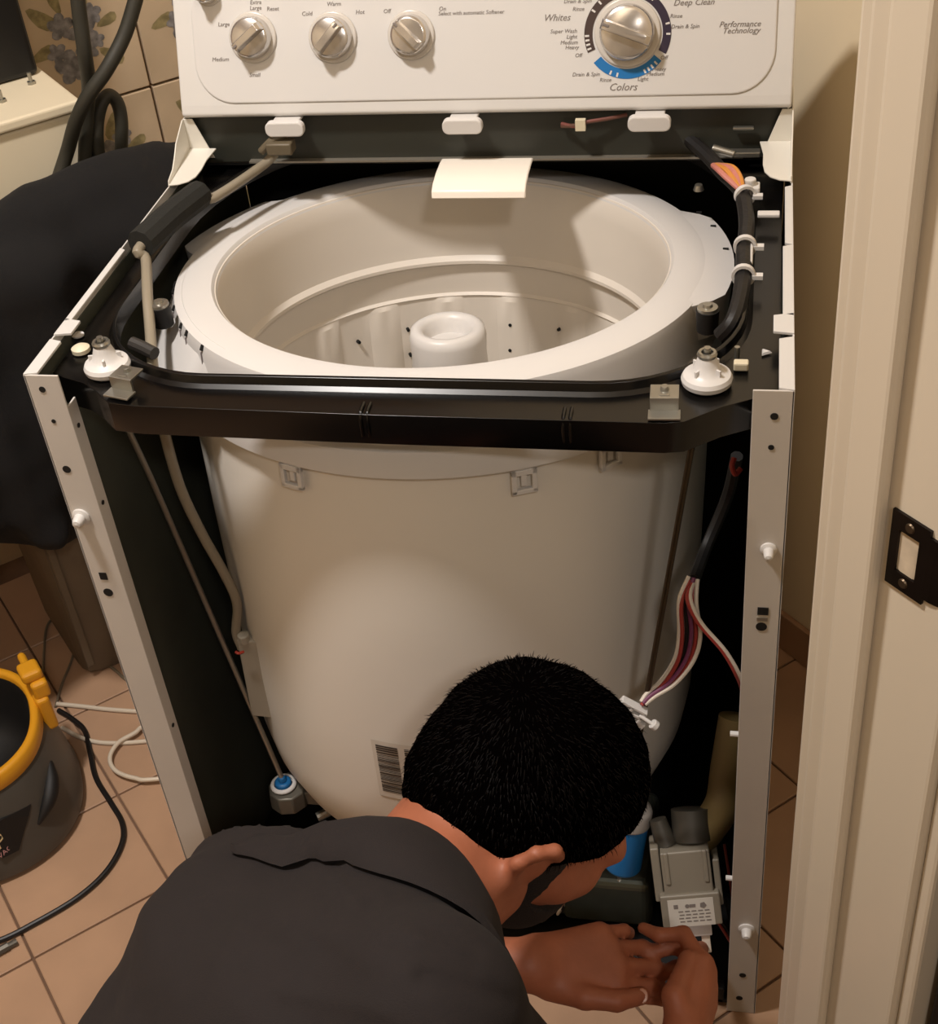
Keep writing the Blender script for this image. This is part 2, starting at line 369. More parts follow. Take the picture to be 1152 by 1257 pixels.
# ================================================================== WASHING MACHINE
WX = 0.691
wm = thing('washing_machine', (0, 0, 0), 'white top-load washing machine with its front and lid removed, tub exposed', 'washing machine')
def xz(y): return lambda p, h: (p[0], y + h, p[1])
# cabinet sides: white outside, dark coating inside, folded front flange
def side(x0, sx):
    g = G(); T = 0.0015
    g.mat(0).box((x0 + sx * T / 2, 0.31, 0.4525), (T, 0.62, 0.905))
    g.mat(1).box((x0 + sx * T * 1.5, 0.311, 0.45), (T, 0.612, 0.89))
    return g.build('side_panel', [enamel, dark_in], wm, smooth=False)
sideL = side(0.0, 1); sideR = side(WX, -1)
def flange(x0, sx, par):
    g = G(); w = 0.034
    g.mat(0).box((x0 + sx * w / 2, 0.001, 0.4525), (w, 0.002, 0.905))
    g.mat(0).box((x0 + sx * (w - 0.001), 0.010, 0.435), (0.002, 0.018, 0.87))
    return g.build('front_flange', [leg_grey], par, smooth=False, bevel=0.0006)
flL = flange(0.0, 1, sideL); flR = flange(WX, -1, sideR)
def disc(par, px, r, m=hole_m, name='hole', yy=-0.0004, sq=None):
    P = ony(px[0], px[1], 0.0); g = G()
    if sq: g.box((P[0], yy, P[2]), (sq[0], 0.0008, sq[1]))
    else: g.cyl((P[0], yy + 0.0004, P[2]), (P[0], yy - 0.0002, P[2]), r, seg=14)
    return g.build(name, m, par, smooth=False)
for q, r in (((52, 478), .0032), ((66, 517), .0022), ((82, 576), .0042), ((133, 727), .0052)): disc(sideL, q, r)
disc(sideL, (127, 707), 0, sq=(.008, .009))
for q, r in (((951, 511), .0034), ((947, 549), .0026), ((935, 769), .0052), ((912, 1197), .0040), ((908, 1225), .0040)): disc(sideR, q, r)
disc(sideR, (937, 750), 0, sq=(.010, .009)); disc(sideR, (936, 760), 0, m=steel, name='latch_plate', sq=(.010, .004))
def stud(par, px, big=1.0):
    P = ony(px[0], px[1], 0.0); M = Matrix.Translation((P[0], 0, P[2])) @ Matrix.Rotation(math.pi / 2, 4, 'X')
    G().lathe([(1e-5, 0), (.0095 * big, 0), (.0095 * big, .002), (.006 * big, .0035), (.0055 * big, .010), (.004 * big, .0135), (1e-5, .0145)], M, 16).build('locating_stud', plastic_w, par)
stud(sideL, (100, 634)); stud(sideR, (944, 674), .8); stud(sideR, (917, 1140))
for q in ((904, 901), (898, 1078)):
    P = ony(q[0], q[1], 0.006); G().cyl((P[0] - .006, .006, P[2]), (P[0] + .006, .006, P[2]), .003, seg=10).build('nub', plastic_w, sideR)
for q in ((97, 528), (128, 623), (217, 897)):
    P = ony(q[0], q[1], 0.0); G().cyl((.0345, .008, P[2]), (.0352, .008, P[2]), .0025, seg=10).build('hole', hole_m, sideL)
# white turned-in top edges with tabs
def topedge(x0, sx, segs, par):
    for (y0, y1, w) in segs:
        g = G(); g.prism([(0, y0), (w, y0 + .003), (w, y1 - .004), (0, y1)], lambda p, h: (x0 + sx * p[0], p[1], h), .9035, .9065); g.build('top_edge', enamel, par, smooth=False, bevel=.0006)
topedge(0.0, 1, ((0.0, .062, .013), (.070, .100, .017), (.095, .245, .007)), sideL)
topedge(WX, -1, ((0.0, .085, .013), (.090, .125, .018), (.120, .255, .010), (.255, .385, .008)), sideR)
# back panel, base and dark interior
G().box((WX / 2, .6185, .46), (WX - .008, .003, .92)).build('back_panel', black_mt, wm, smooth=False)
g = G(); g.box((WX / 2, .31, .012), (WX - .012, .61, .008)); g.box((WX / 2, .012, .022), (WX - .075, .014, .028)); g.build('base_frame', black_mt, wm, smooth=False, bevel=.002)
for sx, sy in ((.05, .05), (WX - .05, .05), (.05, .57), (WX - .05, .57)):
    G().cyl((sx, sy, 0.0), (sx, sy, .010), .018, .012, 16).build('foot', black_mt, wm)
# ---- black top frame with a raised lip round the opening
def outline_outer():
    L = [(.008, .612), (.008, .036), (.022, .028), (.045, .020), (.062, .008), (.083, -.012), (.11, -.016)]
    R = [(.34, -.021), (.585, -.022), (.602, -.019), (.632, .004), (.662, .020), (WX - .010, .030), (WX - .010, .612)]
    return L + R
inner = rrect(.3425, .3085, .3125, .2945, (.27, .27, .135, .135), 12)
def frame_top():
    bm = bmesh.new(); z = .885
    o = [bm.verts.new((x, y, z)) for x, y in outline_outer()]; i = [bm.verts.new((x, y, z)) for x, y in inner]
    e = [bm.edges.new((o[k], o[(k + 1) % len(o)])) for k in range(len(o))] + [bm.edges.new((i[k], i[(k + 1) % len(i)])) for k in range(len(i))]
    bmesh.ops.triangle_fill(bm, use_beauty=True, edges=e, use_dissolve=False)
    for f in list(bm.faces):
        c = f.calc_center_median()
        # drop any face that fell into the opening
        n = len(inner); ins = False; j = n - 1
        for k in range(n):
            if (inner[k][1] > c.y) != (inner[j][1] > c.y) and c.x < (inner[j][0] - inner[k][0]) * (c.y - inner[k][1]) / (inner[j][1] - inner[k][1]) + inner[k][0]: ins = not ins
            j = k
        if ins: bm.faces.remove(f)
    def wall(loop, dz, off):
        vs = []
        n = len(loop)
        for k, v in enumerate(loop):
            a = loop[k - 1].co; b = loop[(k + 1) % n].co; t = (b - a).normalized(); nn = Vector((-t.y, t.x, 0)); vs.append(bm.verts.new(v.co + nn * off + Vector((0, 0, dz))))
        for k in range(n): bm.faces.new((loop[k], loop[(k + 1) % n], vs[(k + 1) % n], vs[k]))
        return vs
    wall(o, -.031, 0)
    a = wall(i, .003, .004); b = wall(a, .0075, .002); c = wall(b, .001, .003); wall(c, -.018, .001)
    bmesh.ops.recalc_face_normals(bm, faces=bm.faces)
    me = bpy.data.meshes.new('top_frame'); bm.to_mesh(me); bm.free(); me.materials.append(black_gl); me.shade_smooth(); me.set_sharp_from_angle(angle=math.radians(28))
    ob = bpy.data.objects.new('top_frame', me); COL.objects.link(ob); attach(ob, wm)
    s = ob.modifiers.new('s', 'SOLIDIFY'); s.thickness = .0012
    b = ob.modifiers.new('b', 'BEVEL'); b.width = .0022; b.segments = 3; b.limit_method = 'ANGLE'; b.angle_limit = math.radians(40)
    return ob
tf = frame_top()
# pressed joints on the rail
for x in (.322, .5):
    for k in range(2): G().tube([(x + k * .006, -.0205, .862), (x + k * .006, -.0213, .875), (x + k * .006, -.018, .8858), (x + k * .006, -.004, .8862)], .0016, 6, 3).build('pressed_rib', black_gl, tf)
# suspension cups
def cup(px, ph):
    P = onz(px[0], px[1], .889); M = Matrix.Translation(P)
    g = G(); g.mat(0).lathe([(1e-5, -.003), (.018, -.003), (.0215, .000), (.0222, .004), (.0205, .0075), (.016, .0095), (.012, .0125), (.0095, .020), (.0078, .025), (1e-5, .025)], M, 28)
    for k in range(4):
        a = ph + k * math.pi / 2; g.mat(0).box(P + np.array([.012 * math.cos(a), .012 * math.sin(a), .012]), (.006, .0018, .008), ((math.cos(a), math.sin(a), 0), (-math.sin(a), math.cos(a), 0), (0, 0, 1)))
    g.mat(1).lathe([(.0052, .025), (.0082, .0255), (.0086, .028), (.0075, .030), (.0052, .0298)], M, 18); g.mat(1).cyl(P + (0, 0, .025), P + (0, 0, .034), .0036, .003, 12)
    o = g.build('suspension_cup', [plastic_w, steel], tf); o['label'] = 'white plastic suspension cup with a steel rod end'; return P
cl = cup((133, 452), .3); cr = cup((868, 468), .9)
# front clips
def clip(px, rz):
    P = onz(px[0], px[1], .887); c, s = math.cos(rz), math.sin(rz); A = ((c, s, 0), (-s, c, 0), (0, 0, 1))
    def T(x, y, z): return P + np.array([c * x - s * y, s * x + c * y, z])
    g = G(); g.box(T(0, .006, .014), (.024, .020, .0022), A); g.box(T(0, -.004, .008), (.024, .0022, .014), A); g.box(T(0, -.010, .0015), (.027, .014, .002), A)
    g.cyl(T(0, .008, .014), T(0, .008, .019), .004, .0032, 12); g.box(T(0, .000, .0153), (.009, .003, .0008), A)
    g.build('front_panel_clip', steel, tf, smooth=False, bevel=.0006)
clip((155, 478), -.25); clip((816, 503), .04)
# oval holes and buttons in the frame
P = onz(96, 412, .8865); G().lathe([(1e-5, .0), (.006, .0), (.0062, .0015), (1e-5, .002)], Matrix.Translation(P), 14).build('button', plastic_w, tf)
P = onz(100, 431, .8865); G().lathe([(1e-5, .0), (.009, .0), (.009, .004), (.005, .0065), (1e-5, .007)], Matrix.Translation(P), 16).build('button', mat('cream_plastic', (214, 204, 178), .45), tf)
P = onz(940, 433, .8865); G().lathe([(1e-5, .0), (.006, .0), (.004, .002), (1e-5, .0022)], Matrix.Translation(P), 3).build('button', plastic_w, tf)
P = onz(910, 453, .8865); g = G(); g.box(P + (0, 0, .004), (.013, .009, .008)); g.build('button', mat('cream_plastic', (214, 204, 178), .45), tf, smooth=False, bevel=.0015)
P = onz(905, 440, .8865); G().cyl(P, P + (0, 0, .012), .0025, seg=10).build('pin', steel, tf)
# screws with rubber feet at the opening
for q in ((196, 375), (869, 380)):
    P = onz(q[0], q[1], .888); g = G(); g.mat(1).cyl(P + (0, 0, -.022), P, .010, .011, 18); g.mat(0).lathe([(1e-5, .006), (.004, .006), (.005, .0035), (.0095, .003), (.0098, 0), (1e-5, 0)], Matrix.Translation(P), 18)
    g.build('mounting_screw', [steel, black_mt], tf)
P = onz(858, 233, .886); G().cyl(P, P + (0, 0, .006), .006, .004, 12).build('screw', steel, tf)
# ---- console
TH = math.radians(20); CP = np.array([0, .462, .955]); CN = np.array([0, -math.cos(TH), math.sin(TH)]); CT = np.array([0, math.sin(TH), math.cos(TH)])
def cf(p, h=0.0): return CP + np.array([1.0, 0, 0]) * p[0] + CT * p[1] + CN * h
def cpx(x, y):
    P = onpl((x, y), CP, CN); return (P[0], float((P - CP) @ CT))
prof = [(.470, .955), (.466, .956), (.4635, .960), (.4665, .970), (.462 + .158 * math.sin(TH), .955 + .158 * math.cos(TH)), (.462 + .166 * math.sin(TH) + .006, .955 + .165 * math.cos(TH)), (.553, 1.088), (.585, 1.035), (.604, .99), (.612, .955)]
g = G(); g.prism(prof, lambda p, h: (h, p[0], p[1]), .0045, .6875)
con = g.build('console', enamel, wm, smooth=False, bevel=.005, bseg=3)
g = G(); g.prism(rrect(.3475, .0865, .3215, .0695, .045, 10), lambda p, h: cf(p, h), -.004, .0030)
g.build('control_panel', mat('panel_white', (206, 204, 202), .28, coat=.2), con, smooth=False, bevel=.0022, bseg=3)
FZ = .0031
def fM(x, b, rot=0.0, h=FZ): return Matrix.Translation(cf((x, b), h)) @ Matrix(((1, 0, 0, 0), (0, CT[1], CN[1], 0), (0, CT[2], CN[2], 0), (0, 0, 0, 1))) @ Matrix.Rotation(rot, 4, 'Z')
frost = mat('frosted_skirt', (226, 220, 212), .25, trans=.3)
def knob(px, rot, r, bar=(.9, .24)):
    x, b = cpx(*px); M = fM(x, b, rot); g = G()
    g.mat(1).lathe([(1e-5, 0), (r * 1.22, 0), (r * 1.22, .0022), (r * 1.16, .0034), (r, .0034)], M, 40)
    g.mat(0).lathe([(r * 1.02, .003), (r, .010), (r * .93, .0155), (r * .8, .0172), (1e-5, .0176)], M, 40)
    L, w = r * bar[0], r * bar[1]; hb = .0115
    sec = [(-1.0, 0), (-.96, .75), (-.8, 1.0), (.62, 1.0), (.9, .8), (1.0, 0)]
    vs = []; n = len(sec)
    for sgn in (-1, 1):
        for (a, z) in sec: vs.append(M @ Vector((L * a, sgn * w * (1 - .25 * z), .0165 + hb * z)))
    g.mat(0).add(vs, [tuple(range(n)), tuple(range(n, 2 * n))[::-1]] + [(k, (k + 1) % n, n + (k + 1) % n, n + k) for k in range(n)])
    g.mat(2).box(M @ Vector((L * .78, 0, .0165 + hb * .98)), (L * .3, w * .5, .0012), [tuple(M.to_3x3() @ Vector(e)) for e in ((1, 0, 0), (0, 1, 0), (0, 0, 1))])
    o = g.build('knob', [satin, frost, ink], con, bevel=.0008); o['label'] = 'silver control knob with a grip bar'; return x, b
k1 = knob((312, 46), math.radians(38 + 180), .0225); k2 = knob((410, 46), math.radians(48), .0225); k3 = knob((506, 43), math.radians(137), .0215); k4 = knob((257, -10), math.radians(50), .0125)
dx, db = cpx(771, 41)
def ringarc(a0, a1, r0, r1, m, name, h=FZ):
    n = max(6, int(abs(a1 - a0) / 5)); g = G(); M = fM(dx, db, 0, h); vs = []
    for i in range(n + 1):
        a = math.radians(a0 + (a1 - a0) * i / n)
        for r in (r0, r1):
            for z in (0, .0004): vs.append(M @ Vector((r * math.cos(a), r * math.sin(a), z)))
    fs = []
    for i in range(n):
        k = 4 * i; fs += [(k + 1, k + 3, k + 7, k + 5), (k + 0, k + 1, k + 5, k + 4), (k + 2, k + 6, k + 7, k + 3)]
    g.add(vs, fs); return g.build(name, m, con, smooth=False)
brown_i = mat('brown_print', (62, 46, 42), .45); purple_i = mat('purple_print', (42, 32, 52), .45); blue_i = mat('blue_print', (20, 108, 172), .4)
ringarc(108, 204, .0372, .0460, brown_i, 'scale_band'); ringarc(-28, 78, .0372, .0460, purple_i, 'scale_band'); ringarc(219, 322, .0360, .0460, blue_i, 'scale_band')
for a in (133, 147, 182, 188, 194, 200, 52, -2, 12, 246, 256, 296, 302, 308, 315): ringarc(a - 1.3, a + 1.3, .0408, .0452, plastic_w, 'scale_mark', FZ + .0003)
knob((771, 40), math.radians(160), .0288, (.98, .2))
def lab(px, s, size=.0062, shear=.15, align='CENTER'):
    x, b = cpx(*px); text('lettering', s, fM(x, b, 0, FZ + .0002), size, ink, con, align, shear)
for q, s in (((314, 92), 'Small'), ((272, 73), 'Medium'), ((276, 30), 'Large'), ((315, 3), 'Extra'), ((315, 10), 'Large'), ((336, 11), 'Reset'), ((378, 17), 'Cold'), ((411, 5), 'Warm'), ((443, 15), 'Hot'), ((476, 14), 'Off'), ((544, 11), 'On')): lab(q, s)
lab((539, 17), 'Select with automatic Softener', .0058, .15, 'LEFT')
lab((684, 22), 'Whites', .0098, .35); lab((765, 107), 'Colors', .0108, .35); lab((852, 3), 'Deep Clean', .0088, .35)
for q, s in (((709, 38), 'Super Wash'), ((709, 45), 'Light'), ((710, 52), 'Medium'), ((711, 58), 'Heavy'), ((715, 68), 'Off'), ((718, 11), 'Rinse'), ((727, 1), 'Drain & Spin'), ((737, 91), 'Drain & Spin'), ((751, 98), 'Rinse')): lab(q, s, .0058, .2, 'RIGHT')
for q, s in (((823, 20), 'Rinse'), ((824, 33), 'Drain & Spin'), ((811, 71), 'Off'), ((801, 85), 'Heavy'), ((794, 91), 'Medium'), ((783, 97), 'Light')): lab(q, s, .0058, .2, 'LEFT')
lab((934, 29), 'Performance', .0082, .35, 'RIGHT'); lab((933, 37), 'Technology', .0082, .35, 'RIGHT')
# white clips below the console edge, lid bracket and rear shelf
for x0, x1 in ((325, 372), (543, 592), (771, 824)):
    a = ony(x0, 150, .45); b = ony(x1, 150, .45)
    g = G(); g.prism(rrect((a[0] + b[0]) / 2, .948, (b[0] - a[0]) / 2, .0085, .007, 5), xz(.446), 0, .010); g.box(((a[0] + b[0]) / 2, .464, .953), ((b[0] - a[0]) * .7, .03, .004)); g.build('console_clip', plastic_w, con, smooth=False, bevel=.0015)
g = G(); n = 8
pr = [(.468, .9025), (.455, .9035), (.43, .9025), (.410, .899), (.401, .894), (.398, .886), (.401, .886), (.404, .891), (.412, .895), (.43, .8985), (.455, .900), (.468, .899)]
g.prism(pr, lambda p, h: (h, p[0], p[1]), .303, .408); g.build('lid_hinge_cover', mat('cream_white_plastic', (240, 232, 220), .35), wm, bevel=.0015)
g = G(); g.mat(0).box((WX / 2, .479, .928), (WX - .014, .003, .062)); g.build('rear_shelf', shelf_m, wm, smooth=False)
G().box((WX / 2 + .01, .474, .899), (WX * .82, .009, .0022)).build('shelf_edge', mat('grey_edge_metal', (150, 144, 132), .35, .6), wm, smooth=False)
G().box((WX / 2, .55, .893), (WX - .012, .14, .003)).build('rear_deck', black_mt, wm, smooth=False)
# wires and bits seen under the console
g = G()
for k, (m_) in enumerate((0, 1)):
    g.mat(m_).tube([ony(690, 152 + 3 * k, .472), ony(706, 155 - k, .462), ony(720, 150, .464), ony(745, 146, .468), ony(770, 141, .474)], .0022, 8, 5)
g.mat(2).box(ony(713, 153, .461), (.011, .007, .012)); g.build('console_wires', [mat('dull_red_wire', (112, 62, 54), .5), mat('brown_wire', (90, 60, 46), .5), mat('cream_plastic', (214, 204, 178), .45)], wm)
g = G(); g.box(ony(345, 180, .45), (.03, .02, .014)); g.tube([ony(320, 187, .45), ony(335, 172, .452), ony(352, 165, .46)], .005, 8, 4); g.build('water_inlet', mat('dull_brown_plastic', (96, 86, 68), .5), wm, bevel=.002)
# console end brackets
def bracket(x0, sx):
    g = G()
    poly = [(.466, .953), (.61, .953), (.61, .905), (.392, .905), (.394, .912), (.412, .918), (.425, .928), (.436, .938)]
    g.prism(poly, lambda p, h: (x0 + sx * h, p[0], p[1]), 0, .0016)
    g.prism([(0, .392), (.012, .394), (.022, .400), (.028, .410), (.030, .424), (.030, .445), (.034, .470), (0, .470)], lambda p, h: (x0 + sx * p[0], p[1], h + .12 * max(0, p[1] - .39)), .906, .9078)
    g.prism([(0, .905), (.03, .905), (.012, .953), (0, .953)], lambda p, h: (x0 + sx * p[0], h, p[1]), .47, .4715)
    return g.build('end_bracket', mat('bracket_white', (222, 218, 208), .35, .1), wm, smooth=False, bevel=.0006)
bracket(.001, 1); bracket(WX - .001, -1)
# ---- tub hangs slightly tilted
n_ = Vector((.012, .074, 1)).normalized(); TC = Vector((.329, .31, .86))
TM = Matrix.Translation(TC) @ n_.to_track_quat('Z', 'Y').to_matrix().to_4x4()
# keep x axis of the tub pointing along world x
zc = n_; xc = (Vector((1, 0, 0)) - zc * zc.x).normalized(); yc = zc.cross(xc)
TM = Matrix.Translation(TC) @ Matrix((xc, yc, zc)).transposed().to_4x4()
g = G(); g.lathe([(.276, -.055), (.283, -.06), (.286, -.10), (.2845, -.25), (.280, -.45), (.2755, -.555), (.268, -.60), (.252, -.64), (.225, -.668), (.19, -.682), (.05, -.688), (1e-5, -.688)], TM, 96)
tub = g.build('outer_tub', tub_grey, wm, auto=50); tub['label'] = 'pale grey plastic outer tub'
g = G(); g.lathe([(.2385, -.045), (.2375, -.02), (.2395, -.006), (.2445, .0), (.252, .0012), (.274, .0), (.2835, -.003), (.2865, -.012), (.288, -.05), (.2895, -.056), (.2955, -.060), (.2965, -.064), (.2965, -.088), (.2935, -.091), (.288, -.091), (.287, -.06)], TM, 120)
ring = g.build('tub_ring', plastic_w, wm, auto=40); ring['label'] = 'bright white ring on the rim of the tub'
def tl(a, r, z): a = math.radians(a); return TM @ Vector((r * math.cos(a), r * math.sin(a), z))
# latching tabs under the ring
def angle_at(px, r=.29):
    best = None
    for a in np.arange(180, 361, .5):
        P = tl(a, r, -.09); d = _R.T @ (np.array(P) - CAMP); x = IW / 2 + FPX * d[0] / -d[2]
        if best is None or abs(x - px) < best[0]: best = (abs(x - px), a)
    return best[1]
for px in (357, 643, 748):
    a = angle_at(px); ar = math.radians(a); er = Vector((math.cos(ar), math.sin(ar), 0)); et = Vector((-math.sin(ar), math.cos(ar), 0))
    A = [tuple(TM.to_3x3() @ q) for q in (er, et, Vector((0, 0, 1)))]
    g = G()
    for dt, dz, w, hh in ((-.010, -.104, .005, .026), (.010, -.104, .005, .026), (0, -.115, .025, .005), (0, -.094, .025, .006)):
        P = tl(a, .2925, dz); P = Vector(P) + Vector(A[1]) * dt; g.box(P, (.005, w, hh), A)
    g.box(Vector(tl(a, .291, -.104)), (.003, .006, .012), A)
    g.build('latch_tab', plastic_w, ring, smooth=False, bevel=.0008)
# side wings with ribs on the ring
def wing(a0, a1, r0, r1, z0, z1, name='splash_wing'):
    g = G(); M = TM; n = 18; vs = []
    for i in range(n + 1):
        t = i / n; a = math.radians(a0 + (a1 - a0) * t); rr = r0 + (r1 - r0) * min(1, 6 * min(t, 1 - t) + .12)
        for (r, z) in ((r0, 0.0), (rr, z1), (rr, z1 - .004), (rr - .004, z0), (r0, z0)): vs.append(M @ Vector((r * math.cos(a), r * math.sin(a), z)))
    fs = [(5 * i + k, 5 * i + k + 1, 5 * i + k + 6, 5 * i + k + 5) for i in range(n) for k in range(4)]
    g.add(vs, fs + [(0, 1, 2, 3, 4), tuple(5 * n + k for k in range(5))]); return g.build(name, plastic_w, ring, auto=30)
wing(-22, 34, .270, .306, -.045, -.004); wing(138, 178, .268, .312, -.045, -.010); wing(183, 232, .275, .316, -.075, -.055)
for a in (193, 196, 205, 214, 218, 226):
    g = G(); g.tube([tl(a, .2868, -.010), tl(a, .2876, -.030), tl(a, .2884, -.054)], .0010, 6, 2); g.build('rib', mat('rib_grey', (120, 112, 112), .5), ring)
    g = G(); g.cyl(tl(a, .2835, -.003), tl(a, .2862, -.008), .0020, seg=8); g.build('pip', hole_m, ring)
for a in (8, 20, 28): g = G(); g.box(tl(a, .299, -.003), (.006, .003, .002)); g.build('notch', hole_m, ring, smooth=False)
# ---- basket inside
g = G(); prof = [(.2465, -.001), (.2405, -.004), (.2370, -.014), (.2355, -.03), (.2345, -.085), (.2335, -.098), (.229, -.104), (.229, -.108), (.2365, -.113), (.2385, -.15), (.2345, -.153)]
g.lathe(prof, TM, 120); bal = g.build('balance_ring', basket_w, wm, auto=30); bal['label'] = 'smooth white balance ring inside the tub mouth'
g = G(); seg = 144; vs = []; zs_ = [-.152, -.16, -.20, -.30, -.42, -.50, -.515]
for zi, z in enumerate(zs_):
    for i in range(seg):
        a = 2 * math.pi * i / seg; ph = (i % 8)
        r = .2365 - (.0045 if ph in (0, 1, 2) and 0 < zi < 6 else 0) - (.02 if zi == 6 else 0); vs.append(TM @ Vector((r * math.cos(a), r * math.sin(a), z)))
fs = [(j * seg + i, j * seg + (i + 1) % seg, (j + 1) * seg + (i + 1) % seg, (j + 1) * seg + i) for j in range(len(zs_) - 1) for i in range(seg)]
g.add(vs, fs); g.lathe([(.2165, -.515), (.12, -.50), (1e-5, -.495)], TM, 72)
bas = g.build('wash_basket', basket_w, wm, auto=25); bas['label'] = 'off-white ribbed wash basket with drain holes'
for (x, y) in ((440, 419), (504, 435), (627, 398), (627, 429), (688, 404), (501, 405)):
    best = None
    for a in np.arange(20, 160, .5):
        for z in np.arange(-.16, -.45, -.004):
            P = np.array(tl(a, .2362, z)); d = _R.T @ (P - CAMP); e = abs(IW / 2 + FPX * d[0] / -d[2] - x) + abs(IH / 2 - FPX * d[1] / -d[2] - y)
            if best is None or e < best[0]: best = (e, a, z)
    _, a, z = best; G().cyl(tl(a, .2375, z), tl(a, .2310, z), .0022, seg=10).build('drain_hole', hole_m, bas)
g = G(); AT = -.079
g.lathe([(.105, -.50), (.075, -.42), (.052, -.30), (.044, -.16), (.0415, AT - .03), (.0425, AT - .012), (.0405, AT - .003), (.0355, AT), (.030, AT - .001), (.0265, AT - .005), (.0245, AT - .014), (.0235, AT - .020), (.012, AT - .017), (1e-5, AT - .016)], TM, 60)
agi = g.build('agitator', plastic_w, wm, auto=50); agi['label'] = 'white agitator column with a cupped top'
g = G()
for k in range(4):
    a = k * math.pi / 2 + .5; A = [tuple(TM.to_3x3() @ Vector(q)) for q in ((math.cos(a), math.sin(a), 0), (-math.sin(a), math.cos(a), 0), (0, 0, 1))]
    g.box(TM @ Vector((.10 * math.cos(a), .10 * math.sin(a), -.44)), (.13, .010, .10), A)
g.build('agitator_fin', plastic_w, agi, smooth=False, bevel=.004)
# ---- suspension rods
fl_ = ony(348, 962, .10)
G().tube([cl + (0, 0, .03), cl + (0, 0, -.05), ony(200, 620, .085), fl_ + (0, 0, .01)], .0032, 10, 6).build('suspension_rod', steel, wm)
G().tube([cr + (0, 0, .03), ony(851, 540, .026), ony(786, 900, .026), ony(770, 990, .04)], .0030, 10, 6).build('suspension_rod', bronze, wm)
# left foot bracket with blue bush
g = G(); P = fl_
g.mat(0).cyl(P + (.004, 0, -.030), P + (.004, 0, -.004), .026, .024, 9); g.mat(0).box(P + (.035, .02, -.020), (.06, .05, .022)); g.mat(2).lathe([(.012, -.004), (.0165, -.003), (.0165, .0015), (.012, .002)], Matrix.Translation(P), 22)
g.mat(1).cyl(P + (0, 0, -.004), P + (0, 0, .006), .0115, .010, 18); g.mat(1).cyl(P + (0, 0, .006), P + (0, 0, .014), .006, .004, 12)
g.build('rod_bracket', [mat('grey_bracket', (112, 108, 98), .4, .4, var=.3, vscale=30), blue_p, plastic_w], wm, bevel=.002)
g = G(); g.cyl(P + (.04, -.012, -.045), P + (.085, .02, -.040), .006, seg=10); g.build('hose_clamp', steel, wm)
G().lathe([(1e-5, 0), (.05, 0), (.052, -.01), (.045, -.06), (1e-5, -.06)], Matrix.Translation(P + (.07, .07, -.02)), 24).build('sump', black_mt, wm)
# pressure hose and foam sleeve
sl0, sl1 = onz(246, 240, .912), onz(173, 302, .912)
hp = [ony(338, 188, .46), onz(320, 205, .905), onz(262, 243, .908), sl0, sl1, onz(179, 318, .902), onz(181, 360, .895), onz(184, 400, .880), ony(190, 470, .070), ony(203, 535, .075), ony(222, 600, .085), ony(248, 655, .09), ony(276, 705, .095), ony(291, 740, .098), ony(290, 775, .100), ony(297, 795, .10)]
G().tube(hp, .0055, 12, 7).build('pressure_hose', tube_clear, wm)
g = G(); g.tube([sl0 + (0, 0, .002), (sl0 + sl1) / 2 + (0, 0, .004), sl1 + (0, 0, .002)], .0155, 10, 6); slv = g.build('foam_sleeve', foam, wm); slv['label'] = 'black foam sleeve round the hose'
# pressure chamber on the tub
g = G(); a, b = ony(304, 785, .095), ony(322, 878, .095)
d = (b - a); A = [np.cross((0, -1, 0), d / np.linalg.norm(d)), np.array((0, 1.0, 0)), d / np.linalg.norm(d)]
g.box((a + b) / 2 + (.002, .006, 0), (.028, .018, np.linalg.norm(d)), [tuple(q) for q in A]); g.cyl(a + (-.004, 0, .008), a + (-.004, 0, -.004), .007, seg=12)
g.build('pressure_chamber', mat('cloudy_plastic', (176, 168, 152), .4, trans=.25), wm, smooth=False, bevel=.005, bseg=3)
G().tube([ony(289, 800, .082), ony(293, 802, .082), ony(299, 800, .082)], .0018, 6, 4).build('red_band', mat('red_band', (150, 48, 34), .5), wm)
# black inner lip arcs on the left of the opening (second hose seen in the photo's shade)
G().tube([onz(162, 421, .884), onz(176, 427, .882), onz(190, 434, .880)], .0065, 10, 5).build('rubber_bumper', mat('dark_rubber', (44, 40, 36), .6), wm)
# wire loom down the right side of the opening
red_w = mat('red_wire', (150, 52, 46), .45); pink_w = mat('pink_wire', (196, 124, 112), .45); white_w = mat('white_wire', (210, 200, 186), .45); black_w = mat('black_wire', (14, 12, 12), .5); orange_w = mat('orange_wire', (206, 138, 60), .45); purple_w = mat('purple_wire', (108, 52, 84), .45); yellow_w = mat('yellow_wire', (186, 170, 84), .45)
lm = [(828, 152, .925), (845, 170, .915), (868, 190, .91), (888, 212, .905), (905, 228, .903), (913, 245, .902), (917, 275, .902), (914, 305, .902), (913, 335, .902), (909, 365, .898), (900, 395, .89), (885, 412, .875)]
G().tube([onz(*q) for q in lm], .0080, 10, 6).build('wire_loom', mat('black_loom', (18, 15, 14), .55, bump=.3, bscale=120), wm)
g = G()
for k, (m_, dx_) in enumerate(((0, -.006), (1, .0), (0, .005), (1, .008))): g.mat(m_).tube([onz(878, 203, .912) + (dx_ * .3, 0, 0), onz(890, 212, .915) + (dx_, dx_ * .5, .004), onz(899, 221, .914) + (dx_, 0, .003), onz(909, 231, .910) + (dx_ * .3, 0, 0)], .0030, 8, 5)
g.build('loom_wires', [pink_w, orange_w], wm)
